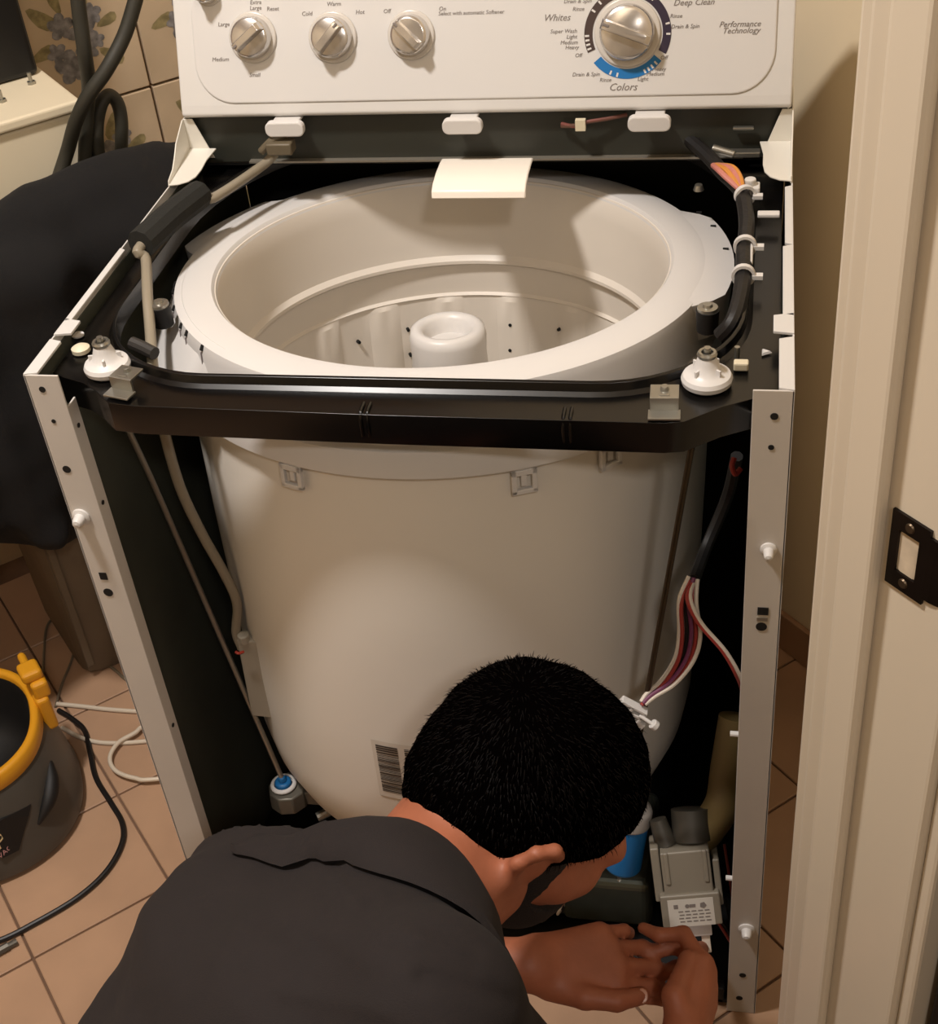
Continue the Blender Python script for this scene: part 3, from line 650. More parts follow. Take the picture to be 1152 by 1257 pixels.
for q in ((838, 158, .922, .7), (915, 240, .904, .3), (915, 302, .904, 0), (913, 338, .903, 0)):
    P = onz(q[0], q[1], q[2]); M = Matrix.Translation(P) @ Matrix.Rotation(math.pi / 2, 4, 'X') @ Matrix.Rotation(q[3], 4, 'Y')
    g = G(); g.lathe([(.0084, -.0028), (.0112, -.0028), (.0112, .0028), (.0084, .0028), (.0084, -.0028)], M, 18)
    if q[1] > 200: g.box(P + (.013, 0, -.001), (.010, .007, .004))
    g.build('loom_clip', plastic_w, wm, auto=30)
g = G(); P = onz(926, 232, .905); g.box(P, (.012, .016, .010)); g.cyl(P + (-.004, 0, 0), P + (-.004, 0, .012), .006, seg=12); g.build('loom_guide', plastic_w, wm, smooth=False, bevel=.002)
g = G(); g.box(onz(944, 263, .9), (.022, .010, .004)); g.build('locating_tab', plastic_w, wm, smooth=False, bevel=.001)
g = G(); g.box(onz(921, 312, .904), (.006, .04, .006)); g.build('loom_guide', plastic_w, wm, smooth=False, bevel=.002)
g = G(); g.box(ony(905, 188, .46), (.05, .012, .006)); g.box(ony(913, 157, .47), (.022, .006, .003)); g.cyl(ony(875, 182, .46), ony(902, 190, .455), .005, seg=10); g.build('hinge_rod', steel, wm, smooth=False, bevel=.001)
# wiring low on the right
bun = [ony(905, 560, .12), ony(893, 610, .14), ony(868, 670, .12), ony(852, 712, .06), ony(846, 742, .045), ony(849, 780, .04), ony(842, 812, .035), ony(822, 840, .03), ony(800, 856, .02), ony(790, 866, .012)]
for k, (m_, ox) in enumerate(((red_w, -.006), (black_w, -.003), (purple_w, 0.0), (red_w, .003), (white_w, .006), (white_w, -.008))):
    pts = [p + np.array([ox * s_, .002 * (k % 2), .0015 * (k % 3)]) for p, s_ in zip(bun[3:], (.6, 1.2, 1.5, 1.3, 1, .6, .3))]
    G().tube(pts, .0022, 8, 6).build('wire', m_, wm)
G().tube(bun[:4], .0062, 8, 6).build('wire_sleeve', black_w, wm)
G().tube([ony(902, 562, .06), ony(899, 572, .055), ony(903, 582, .055), ony(910, 575, .06)], .0025, 8, 5).build('wire', red_w, wm)
for ox, m_ in ((0, red_w), (.003, white_w)): G().tube([bun[3] + (0, 0, 0), ony(844, 735, .04) + (ox, 0, 0), ony(858, 765, .03) + (ox, 0, 0), ony(888, 800, .02) + (ox, 0, 0), ony(906, 832, .018) + (ox, 0, 0), ony(912, 850, .03)], .0021, 8, 6).build('wire', m_, wm)
# cable connector clip on the right rod
g = G(); P = ony(774, 872, .012)
for dx_, dz_ in ((0, 0),): 
    A = [(.83, 0, -.55), (0, 1, 0), (.55, 0, .83)]
    A = [tuple(np.array(q) / np.linalg.norm(q)) for q in A]; a0 = np.array(A[0]); a2 = np.array(A[2])
    for s in (-1, 0, 1): g.box(P + a0 * .0 + a2 * .0085 * s, (.030, .010, .0035), A)
    for s in (-1, -.1, 1): g.box(P + a0 * .0135 * s, (.0035, .010, .019), A)
    g.box(P + a0 * .018 - a2 * .012, (.010, .008, .012), A)
g.cyl(ony(785, 878, .008), ony(803, 890, .004), .0022, seg=8); g.cyl(ony(801, 888, .004), ony(806, 892, .004), .0055, seg=12)
g.build('cable_clip', plastic_w, wm, smooth=False, bevel=.0008)
# drain hose
G().tube([ony(905, 880, .16), ony(895, 940, .13), ony(888, 985, .10), ony(870, 1015, .085), ony(848, 1040, .07)], .021, 18, 8).build('drain_hose', mat('olive_hose', (118, 100, 62), .5, bump=.2, bscale=60), wm)
# drain pump
a, b = np.array(ony(840, 1042, .045)), np.array(ony(851, 1135, .005))
d3 = (b - a) / np.linalg.norm(b - a); view = (CAMP - (a + b) / 2); nz = view - d3 * (view @ d3); nz /= np.linalg.norm(nz); sx = np.cross(d3, nz); sx /= np.linalg.norm(sx)
if sx[0] < 0: sx = -sx
A = [tuple(sx), tuple(d3), tuple(nz)]; c = (a + b) / 2; L = np.linalg.norm(b - a)
def pp(x, y, z): return c + sx * x + d3 * y + nz * z
pump_m = mat('pump_shaded_grey', (132, 124, 110), .42, var=.08)  # grey-white plastic, base colour darkened for the shadow of head and hands
g = G(); g.box(pp(0, -.012, -.012), (.056, L * .78, .045), A); g.box(pp(0, .022, -.010), (.068, L * .42, .050), A); g.box(pp(-.034, -.02, -.014), (.010, L * .7, .038), A); g.box(pp(.034, -.005, -.014), (.008, L * .6, .038), A)
for s in (-1, 1): g.box(pp(.022 * s, -.03, .0105), (.006, L * .42, .004), A)
pump = g.build('drain_pump', pump_m, wm, smooth=False, bevel=.003, bseg=3); pump['label'] = 'grey drain pump motor with a rating sticker'
g = G(); g.cyl(pp(-.02, -L * .5, -.015), pp(-.026, -L * .5 - .03, -.02), .013, .010, 14); g.cyl(pp(.01, -L * .5, -.02), pp(.012, -L * .5 - .035, -.03), .022, .022, 18); g.build('pump_housing', mat('pump_dark_housing', (64, 60, 52), .5), pump)
g = G(); g.box(pp(0, .024, .0153), (.052, .034, .0006), A); stk = g.build('rating_sticker', mat('sticker_silver', (196, 190, 180), .3, var=.06), pump, smooth=False)
def pM(x, y, z): return Matrix.Translation(pp(x, y, z)) @ Matrix((tuple(sx), tuple(-d3), tuple(nz))).transposed().to_4x4()
g = G(); g.box(pp(.002, .0155, .0158), (.007, .004, .0003), A); g.box(pp(-.017, .0155, .0158), (.005, .005, .0003), A); g.cyl(pp(.014, .0155, .0157), pp(.014, .0155, .0161), .004, seg=5); g.cyl(pp(-.004, .0155, .0157), pp(-.004, .0155, .0161), .0025, seg=14)
for k in range(4):
    for j in range(5): g.box(pp(-.012 + .0075 * j + .001 * (k % 2), .022 + k * .0042, .0158), (.0055, .0014, .0003), A)
g.build('sticker_print', ink, pump, smooth=False)
g = G(); g.box(pp(.004, .052, -.004), (.034, .018, .018), A); g.build('plug_housing', plastic_w, pump, smooth=False, bevel=.0015)
for s in (-.006, .013):
    g = G(); g.box(pp(s, .072, -.004), (.010, .026, .010), A); g.build('wire_terminal', white_w, pump, smooth=False, bevel=.0012)
G().tube([pp(.028, .05, -.02), pp(.040, .07, -.018), pp(.045, .10, -.02), pp(.043, .05, -.06)], .0022, 8, 6).build('wire', black_w, wm)
G().tube([pp(.030, .06, -.02), pp(.046, .085, -.012), pp(.050, .05, -.04), pp(.048, -.02, -.06)], .0018, 8, 6).build('wire', red_w, wm)
# blue capacitor
a, b = ony(777, 988, .085), ony(764, 1064, .065); d_ = (b - a) / np.linalg.norm(b - a)
g = G(); Mq = Matrix.Translation(a) @ Vector(d_).to_track_quat('Z', 'Y').to_matrix().to_4x4(); LL = np.linalg.norm(b - a)
g.mat(0).lathe([(.0225, .02), (.0225, LL - .004), (.020, LL), (1e-5, LL)], Mq, 28); g.mat(1).lathe([(1e-5, -.004), (.014, -.004), (.0225, .002), (.0245, .006), (.0245, .024), (.0228, .026)], Mq, 28)
g.mat(1).box(np.array(Mq @ Vector((0.0, .012, -.008))), (.014, .006, .02)); g.mat(2).box(np.array(Mq @ Vector((-.006, -.012, -.004))), (.004, .002, .010))
cpo = g.build('capacitor', [blue_p, mat('grey_white_cap', (168, 162, 156), .45, var=.15, vscale=50), steel], wm, bevel=.001); cpo['label'] = 'blue cylindrical capacitor with a pale cap'
# motor and bracket below the tub
def rbox(x0, x1, y0, y1, z0, z1, m, name, bev, par=wm): g = G(); g.box(((x0 + x1) / 2, (y0 + y1) / 2, (z0 + z1) / 2), (x1 - x0, y1 - y0, z1 - z0)); return g.build(name, m, par, smooth=False, bevel=bev, bseg=4)
mo = rbox(.445, .560, .085, .24, .03, .118, dark_steel, 'motor', .012); mo['label'] = 'dark steel motor housing under the tub'
for x in (.478, .520, .492):
    P = (x, .094 if x != .492 else .097, .112 if x != .492 else .108); G().lathe([(.007, 0), (.006, .003), (.003, .005), (1e-5, .0055)], Matrix.Translation(P) @ Matrix.Rotation(math.radians(45), 4, 'X'), 14).build('rivet', steel, mo)
m2 = rbox(.33, .432, .075, .25, .02, .105, dark_steel, 'gearcase', .02)
G().lathe([(1e-5, 0), (.12, 0), (.13, .01), (.13, .03), (.06, .045), (1e-5, .045)], Matrix.Translation((.33, .28, .085)), 36).build('drive_pulley', black_mt, wm)
g = G()
for k in range(4): g.mat(k % 2).tube([(.438 + .003 * k, .08, .118), (.44 + .004 * k, .055, .128 - .006 * k), (.432 + .005 * k, .05, .105 - .004 * k), (.44 + .004 * k, .07, .085)], .0018, 8, 5)
g.mat(2).box((.443, .068, .098), (.020, .018, .03)); g.build('motor_wires', [yellow_w, white_w, black_w], wm)
# barcode sticker on the tub
def tubpt(px, r=.0):
    """point on the outer tub wall under a pixel"""
    o_ = TM.inverted() @ Vector(CAMP); d = TM.to_3x3().inverted() @ Vector(ray(*px)); R_ = .2772 + r
    A_ = d.x ** 2 + d.y ** 2; B_ = 2 * (o_.x * d.x + o_.y * d.y); C_ = o_.x ** 2 + o_.y ** 2 - R_ * R_
    t = (-B_ - math.sqrt(max(B_ * B_ - 4 * A_ * C_, 0))) / (2 * A_); q = o_ + d * t; return math.degrees(math.atan2(q.y, q.x)), q.z
aT, zT = tubpt((460, 905)); aB, zB = tubpt((480, 990)); aR, _ = tubpt((540, 915))
def rtub(z):
    pr = [(-.10, .286), (-.25, .2845), (-.45, .280), (-.555, .2755), (-.60, .268), (-.64, .252), (-.668, .225)]
    for (z0, r0), (z1, r1) in zip(pr, pr[1:]):
        if z1 <= z <= z0: return r0 + (r1 - r0) * (z0 - z) / (z0 - z1)
    return .27
def tubpatch(a0, a1, z0, z1, h, m, name, par):
    g = G(); vs = []; na, nz_ = 8, 6
    for j in range(nz_ + 1):
        for i in range(na + 1): z = z0 + (z1 - z0) * j / nz_; vs.append(tl(a0 + (a1 - a0) * i / na, rtub(z) + h, z))
    g.add(vs, [(j * (na + 1) + i, j * (na + 1) + i + 1, (j + 1) * (na + 1) + i + 1, (j + 1) * (na + 1) + i) for j in range(nz_) for i in range(na)]); return g, name, m, par
zt, zb = zT, zT - .088
g, *_r = tubpatch(aT - .6, aR + 2, zt, zb, .0009, None, None, None)
bst = g.build('barcode_sticker', mat('sticker_paper', (206, 198, 186), .5), tub, auto=60)
g = G(); rnd = random.Random(5)
for c0, c1 in ((.4, 5.6), (7.2, 12.5)):
    z = zt - .006
    while z > zb + .008:
        w = rnd.choice((.0010, .0016, .0024)); q, *_ = tubpatch(aT + c0, aT + c1, z, z - w, .0013, None, None, None); g.add(q.v, q.f); z -= w + rnd.choice((.0006, .0009, .0014))
g.build('barcode_lines', mat('barcode_ink', (62, 54, 48), .6), tub, smooth=False)

# ================================================================== PERSON
def at(px, d):
    r = ray(*px); return CAMP + d * r / np.linalg.norm(r)
def unit(v): v = np.asarray(v, float); return v / np.linalg.norm(v)
SL, SR = np.array([.240, -.240, .510]), np.array([.442, -.452, .660])      # shoulders
NB = at((502, 1104), 1.235)                                                # neck base
PV = np.array([.115, -.615, .34])                                          # pelvis
HC = at((647, 978), 1.285)                                                 # head centre
zl = -unit(ray(640, 974)); xl = unit(_R[:, 0] - zl * (_R[:, 0] @ zl)); yl = np.cross(zl, xl)
hu = unit(.60 * xl + .62 * yl + .44 * zl)                                  # crown direction
hr = .10 * xl - .66 * yl + .74 * zl; hr = unit(hr - hu * (hr @ hu))        # towards his right ear
hf = np.cross(hu, hr)                                                      # face direction
HA = np.stack([hr, hf, hu])
def hd(x, y, z): return HC + hr * x + hf * y + hu * z
def rotv(v, ax, a): return np.array(Matrix.Rotation(a, 3, Vector(ax)) @ Vector(v))
def hand(Wp, d, n, right, curls, thumb, spread=.10, sc=1.0):
    d = unit(d); n = np.asarray(n, float); n = unit(n - d * (n @ d)); s = np.cross(n, d) if right else np.cross(d, n); P = []
    off = (.027, .009, -.010, -.027); base = (.090, .094, .089, .080); lens = ((.043, .026, .021), (.047, .030, .022), (.043, .028, .021), (.034, .021, .019)); rad = (.0092, .0095, .0090, .0080)
    for k in range(4):
        a = Wp + s * off[k] * .55 + d * .012; b = Wp + s * off[k] + d * base[k] * sc
        P.append(cap_(a, b, .0145, .0118, .014)); cur = b; dirv = unit(d + s * spread * (1.5 - k) * .6)
        for j, L in enumerate(lens[k]):
            dirv = rotv(dirv, np.cross(dirv, -n), curls[k][j]); nx = cur + dirv * L * sc; r0 = rad[k] * (1 - .08 * j); r1 = rad[k] * (1 - .08 * (j + 1)) * (.9 if j == 2 else 1)
            P.append(cap_(cur, nx, r0, r1, .004)); cur = nx
    tb = Wp + s * .022 + d * .022 - n * .006; pts = [tb] + [np.asarray(q, float) for q in thumb]; rr = (.0165, .0125, .0108, .0090)
    for j in range(len(pts) - 1): P.append(cap_(pts[j], pts[j + 1], rr[j], rr[j + 1], .008 if j == 0 else .004))
    return P, pts[-1], (s, d, n)
LE, LW = np.array([.255, -.160, .245]), at((650, 1184), 1.545)
RWr = at((838, 1290), 1.52); RE = RWr + np.array([-.085, -.19, .115])
body = []
body += [ell_(hd(0, -.008, .022), (.0755, .0955, .088), HA, .02), ell_(hd(0, .022, -.045), (.060, .066, .066), HA, .03), ell_(hd(0, .050, -.085), (.036, .034, .030), HA, .03)]
body += [cap_(hd(0, .085, -.005), hd(0, .103, -.038), .010, .014, .012), cap_(hd(-.03, .085, .012), hd(.03, .085, .012), .012, .012, .02), cap_(hd(-.02, .086, -.068), hd(.02, .086, -.068), .009, .009, .012), cap_(hd(-.035, .07, -.025), hd(-.05, .05, -.03), .02, .02, .02), cap_(hd(.035, .07, -.025), hd(.05, .05, -.03), .02, .02, .02)]
for sg in (-1, 1):       # ears: shell rim, lobe and bowl
    e = [(.078, .004, -.040), (.087, -.013, -.024), (.094, -.021, -.004), (.096, -.016, .014), (.092, -.002, .022), (.083, .010, .014)]
    for p_, q_ in zip(e, e[1:]): body.append(cap_(hd(sg * p_[0], p_[1], p_[2]), hd(sg * q_[0], q_[1], q_[2]), .0064, .0060, .004))
    body.append(ell_(hd(sg * .081, -.004, -.006), (.007, .016, .026), HA, .006)); body.append(cap_(hd(sg * .079, .006, -.047), hd(sg * .080, .004, -.036), .0080, .0075, .006))
body += [cap_(hd(0, -.030, -.045), NB, .056, .060, .03), cap_(hd(0, .005, -.06), NB + hf * .02, .045, .055, .03)]
sax = unit(SR - SL)
TN = unit(hd(0, -.02, -.06) - NB)
body += [cap_(NB - TN * .06, (SL + NB) / 2 - TN * .04, .045, .045, .03), cap_(NB - TN * .06, (SR + NB) / 2 - TN * .04, .045, .045, .03)]
CH = (SL + SR) / 2 + np.array([-.04, -.045, -.045])
for sg in (-1, 1):
    body += [cap_(CH + sax * .055 * sg, PV + sax * np.array([1, 1, .2]) * .030 * sg, .085, .080, .05)]
body += [cap_(SL, LE, .047, .039, .03), cap_(LE, LE * .35 + LW * .65, .041, .033, .02), cap_(LE * .35 + LW * .65, LW, .033, .0275, .02), cap_(SR, RE, .047, .040, .03), cap_(RE, RE * .5 + RWr * .5, .042, .036, .02), cap_(RE * .5 + RWr * .5, RWr, .036, .0285, .02)]
# right hand: thumb on top, pinching the plug; left hand: relaxed pinch
rt = pp(.006, .076, .006)
rd = unit(at((880, 1165), 1.60) - RWr)
P_, rtip, rax = hand(RWr, rd, (.95, -.20, .15), True, ((.75, 1.10, .55), (.95, 1.15, .6), (1.1, 1.2, .6), (1.2, 1.2, .6)), (at((828, 1222), 1.515), at((846, 1180), 1.545), rt))
body += P_
ld = unit(at((800, 1172), 1.575) - LW)
lt0 = LW + ld * .060 + np.array([.004, -.040, -.006])
P_, ltip, lax = hand(LW, ld, (-.1, -.45, .9), False, ((.30, .60, .45), (.35, .65, .45), (.40, .65, .45), (.45, .65, .45)), (lt0, lt0 + np.array([.033, .002, -.004]), lt0 + np.array([.058, .016, -.012])))
body += P_
# legs, kneeling
HL, HR_ = PV - sax * np.array([1, 1, .2]) * .085, PV + sax * np.array([1, 1, .2]) * .085
KL, KR = np.array([.205, -.34, .085]), np.array([.40, -.60, .085])
FL, FR = np.array([-.12, -.55, .065]), np.array([.02, -.76, .065])
body += [cap_(HL, KL, .085, .060, .04), cap_(HR_, KR, .085, .060, .04), cap_(KL, FL, .058, .042, .03), cap_(KR, FR, .058, .042, .03)]
for F_, K_ in ((FL, KL), (FR, KR)):
    dd = unit(F_ - K_); body.append(cap_(F_, F_ + dd * .02 + np.array([0, 0, -.025]), .04, .036, .03))
per = thing('person', (.2, -.45, 0), 'person in a charcoal polo shirt kneeling and bending over the open washing machine', 'person')
v, f = sdf_mesh(body, .0032)
np_mesh('body', v, f, skin, per)
# nails
nail_m = mat('nail', (206, 150, 124), .3)
for tip, (s_, d_, n_q), back in ((rtip, rax, unit(CAMP - rtip)), (ltip, lax, unit(CAMP - ltip))):
    M = Matrix.Translation(tip + back * .0068) @ Vector(back).to_track_quat('Z', 'Y').to_matrix().to_4x4(); G().lathe([(.0062, -.0006), (.0055, .0011), (1e-5, .0020)], M @ Matrix.Diagonal((1, 1.25, 1, 1)), 14).build('thumbnail', nail_m, per)
# eyes under the brow
for sg in (-1, 1): G().lathe([(.0001, .011), (.006, .0092), (.0095, .0055), (.011, 0), (.0095, -.0055), (.0001, -.011)], Matrix.Translation(hd(sg * .031, .078, -.006)), 16).build('eye', mat('eye_white', (220, 214, 206), .2), per)
# hair: a short thick cap over the skull with strands
def hl(v): q = v - HC; return np.stack([q @ hr, q @ hf, q @ hu], -1)
def haircut(X, Y, Z):
    qx, qy, qz = X - HC[0], Y - HC[1], Z - HC[2]
    a = qx * hr[0] + qy * hr[1] + qz * hr[2]; b = qx * hf[0] + qy * hf[1] + qz * hf[2]; c = qx * hu[0] + qy * hu[1] + qz * hu[2]
    front = (b - .070) * .9 - (c - .045) * .9                      # forehead line
    nape = -.060 - c + np.maximum(b + .06, 0) * .75                # rises from the nape to the ear
    nape = np.where(b > -.005, np.maximum(nape, (.012 - c) - np.maximum(b - .03, 0) * .2 + np.where(np.abs(b - .022) < .014, -.05, 0)), nape)
    return np.maximum(np.where(c > .045, front, b - .068), nape)
hp_ = [ell_(hd(0, -.010, .026), (.0845, .105, .0985), HA, .02), ell_(hd(0, -.034, -.018), (.073, .074, .070), HA, .03), ell_(hd(0, -.040, .055), (.066, .064, .055), HA, .03)]
v, f = sdf_mesh(hp_, .0028, cut=haircut)
tri = np.array([[mnoise.noise(Vector(q * 60)) for q in v]]).T if len(v) < 60000 else np.zeros((len(v), 1))
q = hl(v); dirn = v - hd(0, -.02, .01); dirn /= np.linalg.norm(dirn, axis=1)[:, None]
v = v + dirn * tri * .0022
hair = np_mesh('hair', v, f, hair_b, per); hair['label'] = 'short thick black hair'
rnd = np.random.RandomState(2); pick = rnd.choice(len(v), min(7500, len(v)), replace=False)
SV = []; SF = []
whorl = hd(.01, -.075, .085)
for i in pick:
    p0 = v[i]; nn = dirn[i]; t = p0 - whorl; t = t - nn * (t @ nn); t = t / max(np.linalg.norm(t), 1e-6)
    t = t + rnd.normal(0, .22, 3); L = rnd.uniform(.005, .010); w = np.cross(nn, t); w = w / max(np.linalg.norm(w), 1e-6) * .00045
    k = len(SV); b_ = p0 - nn * .001; m_ = p0 + (t * .7 + nn * .10) * L * .6; e_ = p0 + (t * .95 + nn * .03) * L
    SV += [b_ - w, b_ + w, m_ + w * .8, m_ - w * .8, e_]; SF += [(k, k + 1, k + 2, k + 3), (k + 3, k + 2, k + 4)]
st = link('hair_strands', SV, SF, hair_m, hair, smooth=False); st['kind'] = 'stuff'
# beard and sideburn
bp_ = [ell_(hd(0, .020, -.045), (.0705, .0745, .0745), HA, .03), ell_(hd(0, .050, -.085), (.0425, .0405, .0365), HA, .03), ell_(hd(0, -.004, .0), (.0785, .06, .05), HA, .03)]
def beardcut(X, Y, Z):
    qx, qy, qz = X - HC[0], Y - HC[1], Z - HC[2]; b = qx * hf[0] + qy * hf[1] + qz * hf[2]; c = qx * hu[0] + qy * hu[1] + qz * hu[2]
    return np.maximum(np.maximum(.012 - b, c + .060 - np.where(b < .036, .07, 0) - np.maximum(.0, .06 - b) * .2), -.20 - c)
v, f = sdf_mesh(bp_, .003, cut=beardcut)
if len(f): np_mesh('beard', v, f, mat('beard_hair', (26, 18, 15), .8, bump=.8, bscale=700), per)
# shirt
TN = unit(hd(0, -.02, -.06) - NB)
sh = [cap_(CH - sax * .066, PV - sax * .035 + (0, 0, .0), .116, .112, .06), cap_(CH + sax * .070, PV + sax * .052, .118, .128, .06),
      cap_(NB - TN * .075, CH, .068, .11, .05), cap_(SL, CH - sax * .05, .066, .10, .05), cap_(SR, CH + sax * .05, .066, .10, .05),
      cap_(NB - TN * .058, (SL + NB) / 2 - TN * .032, .060, .060, .03), cap_(NB - TN * .058, (SR + NB) / 2 - TN * .032, .060, .060, .03), cap_((SL + NB) / 2 - TN * .032, SL, .060, .062, .03), cap_((SR + NB) / 2 - TN * .032, SR, .060, .062, .03)]
def lerp(a, b, t): return a + (b - a) * t
sh += [cap_(SL, lerp(SL, LE, .82), .064, .062, .03), cap_(SR, lerp(SR, RE, .58), .064, .063, .03)]
CR = [(np.array(a, float), np.array(b, float), wd, dp) for a, b, wd, dp in (((395, 1040), (455, 1108), 9, -.006), ((455, 1108), (590, 1170), 9, -.006), ((420, 1085), (520, 1150), 12, .007), ((470, 1150), (585, 1195), 10, -.006), ((330, 1130), (450, 1205), 15, -.005), ((255, 1110), (300, 1215), 16, -.004), ((520, 1200), (630, 1235), 11, -.006), ((350, 1215), (470, 1245), 14, .004))]
def topix(P): d = _R.T @ (P - CAMP); return np.array([IW / 2 + FPX * d[0] / -d[2], IH / 2 - FPX * d[1] / -d[2]])
def fold(v):
    out = v.copy()
    ax1 = unit(np.array([.30, .30, .10])); 
    for i in range(len(v)):
        p_ = Vector(v[i]); a = v[i] @ sax; b = v[i] @ ax1
        w = mnoise.noise(Vector((a * 6, b * 22, 1.3))) * .008 + mnoise.noise(p_ * 12) * .005 + mnoise.noise(Vector((a * 16 + b * 12, b * 34, 4.1))) * .0035
        c = CH + unit(PV - CH) * ((v[i] - CH) @ unit(PV - CH)); n_v = unit(v[i] - c)
        if n_v @ unit(CAMP - v[i]) > .2:
            x_ = topix(v[i])
            for q0, q1, wd, dp in CR:
                e = q1 - q0; t = min(1, max(0, ((x_ - q0) @ e) / (e @ e))); dd = np.linalg.norm(x_ - q0 - e * t); w += dp * math.exp(-(dd / wd) ** 2) * (1 - .5 * t)
        out[i] = v[i] + n_v * w
    return out
def shirtcut(X, Y, Z):      # opened at the neck, hemmed at the cuffs
    d = (X - NB[0]) * TN[0] + (Y - NB[1]) * TN[1] + (Z - NB[2]) * TN[2]
    dl = unit(LE - SL); cl_ = (X - SL[0]) * dl[0] + (Y - SL[1]) * dl[1] + (Z - SL[2]) * dl[2] - np.linalg.norm(LE - SL) * .84
    near = np.sqrt((X - LE[0]) ** 2 + (Y - LE[1]) ** 2 + (Z - LE[2]) ** 2) - .10
    dr = unit(RE - SR); cr_ = (X - SR[0]) * dr[0] + (Y - SR[1]) * dr[1] + (Z - SR[2]) * dr[2] - np.linalg.norm(RE - SR) * .62
    nearr = np.sqrt((X - RE[0]) ** 2 + (Y - RE[1]) ** 2 + (Z - RE[2]) ** 2) - .16
    return np.maximum(np.maximum(d + .004, np.minimum(cl_, -near)), np.minimum(cr_, -nearr))
v, f = sdf_mesh(sh, .005, post=fold, cut=shirtcut)
from mathutils.bvhtree import BVHTree
shirt_tree = BVHTree.FromPolygons([tuple(q) for q in v], [tuple(int(k) for k in q) for q in f])
shirt = np_mesh('shirt', v, f, shirt_m, per); shirt['label'] = 'charcoal grey polo shirt'
# turned-down collar
def collar():
    g = G(); n = 40; t1 = unit(sax - TN * (sax @ TN)); t2 = np.cross(TN, t1)          # t2 points to the back or front
    if t2 @ (CAMP - NB) < 0: t2 = -t2
    rows = []
    prof = ((.0630, 0, .010), (.0640, 0, .050), (.0670, 0, .056), (.0740, 0, .050), (.0900, 0, .026), (.1060, 0, -.006), (.1150, 0, -.028), (.1140, 0, -.033), (.1030, 0, -.010), (.0870, 0, .018), (.0690, 0, .036))
    for (r, _, h_) in prof:
        row = []
        for i in range(n + 1):
            a = math.radians(-152 + 304 * i / n)                                          # 0 = nape
            e = abs(a) / math.radians(152); drop = -.012 * e ** 2
            k = 1 + .10 * (abs(math.sin(a)) ** 2) * (r > .08); 
            row.append(NB - t2 * .004 + TN * (h_ + drop - .034) + (t2 * math.cos(a) * 1.02 + t1 * math.sin(a) * k) * r)
        rows.append(row)
    want = {4: .014, 5: .012, 6: .0095, 7: .004, 8: .005, 9: .007}                      # the flap lies on the shirt, a few millimetres proud
    for j, tgt in want.items():
        for i in range(n + 1):
            loc, nn, _, _ = shirt_tree.find_nearest(Vector(rows[j][i])); sd = (Vector(rows[j][i]) - loc).dot(nn)
            if sd < tgt or j in (6, 7): rows[j][i] = np.array(loc + nn * tgt)
    vs = [q for r in rows for q in r]; m = n + 1
    fs = [(j * m + i, j * m + i + 1, (j + 1) * m + i + 1, (j + 1) * m + i) for j in range(len(rows) - 1) for i in range(n)]
    fs += [((len(rows) - 1) * m + i, (len(rows) - 1) * m + i + 1, i + 1, i) for i in range(n)]
    g.add(vs, fs); return g.build('collar', shirt_m, shirt, auto=60)
collar()
# trousers and shoes
tr = [cap_(HL, KL, .098, .074, .04), cap_(HR_, KR, .098, .074, .04), cap_(KL, lerp(KL, FL, .9), .070, .054, .03), cap_(KR, lerp(KR, FR, .9), .070, .054, .03), cap_(PV - sax * .06, PV + sax * .06, .125, .125, .05)]
v, f = sdf_mesh(tr, .007, post=lambda v: np.maximum(v, [-9, -9, .002])); np_mesh('trousers', v, f, trouser_m, per)
for F_, K_ in ((FL, KL), (FR, KR)):
    dd = unit(F_ - K_); s_ = [cap_(F_ + dd * .01 + (0, 0, .0), F_ + dd * .03 + (0, 0, -.018), .052, .045, .03), cap_(F_ + dd * .05 + (0, 0, -.010), F_ - dd * .06 + (0, 0, -.022), .040, .040, .03)]
    v, f = sdf_mesh(s_, .005, post=lambda v: np.maximum(v, [-9, -9, .001])); np_mesh('shoe', v, f, black_mt, per)

# ================================================================== LEFT SIDE OF THE ROOM
# white wall unit with a black panel standing on it
wc = thing('wall_unit', uv(0.0, .8, 0.36), 'white box-like wall unit with a narrow ledge and small metal bolts', 'cabinet')
white_c = mat('aged_white_enamel', (222, 210, 184), .4, var=.05, vscale=5)
c, s_ = ubox(-.42, .290, .650, BW - .002, .362, .885); g = G(); g.box(c, s_, AX); g.build('body', white_c, wc, smooth=False, bevel=.006, bseg=3)
c, s_ = ubox(-.424, .294, .643, BW - .002, .885, .900); g = G(); g.box(c, s_, AX); g.build('ledge', white_c, wc, smooth=False, bevel=.004, bseg=3)
for q in ((39, 103), (3, 125)):
    P = onz(q[0], q[1], .9); g = G(); g.cyl(P, P + (0, 0, .004), .006, seg=6); g.cyl(P, P + (0, 0, .016), .0028, seg=8); g.build('bolt', steel, wc)
c, s_ = ubox(-.40, .285, .778, .90, .9005, 1.62); g = G(); g.box(c, s_, AX)
tag(g.build('storage_box', mat('black_lacquer', (8, 7, 7), .45), None, smooth=False, bevel=.008, bseg=3), 'tall black box standing on the white wall unit', 'box')
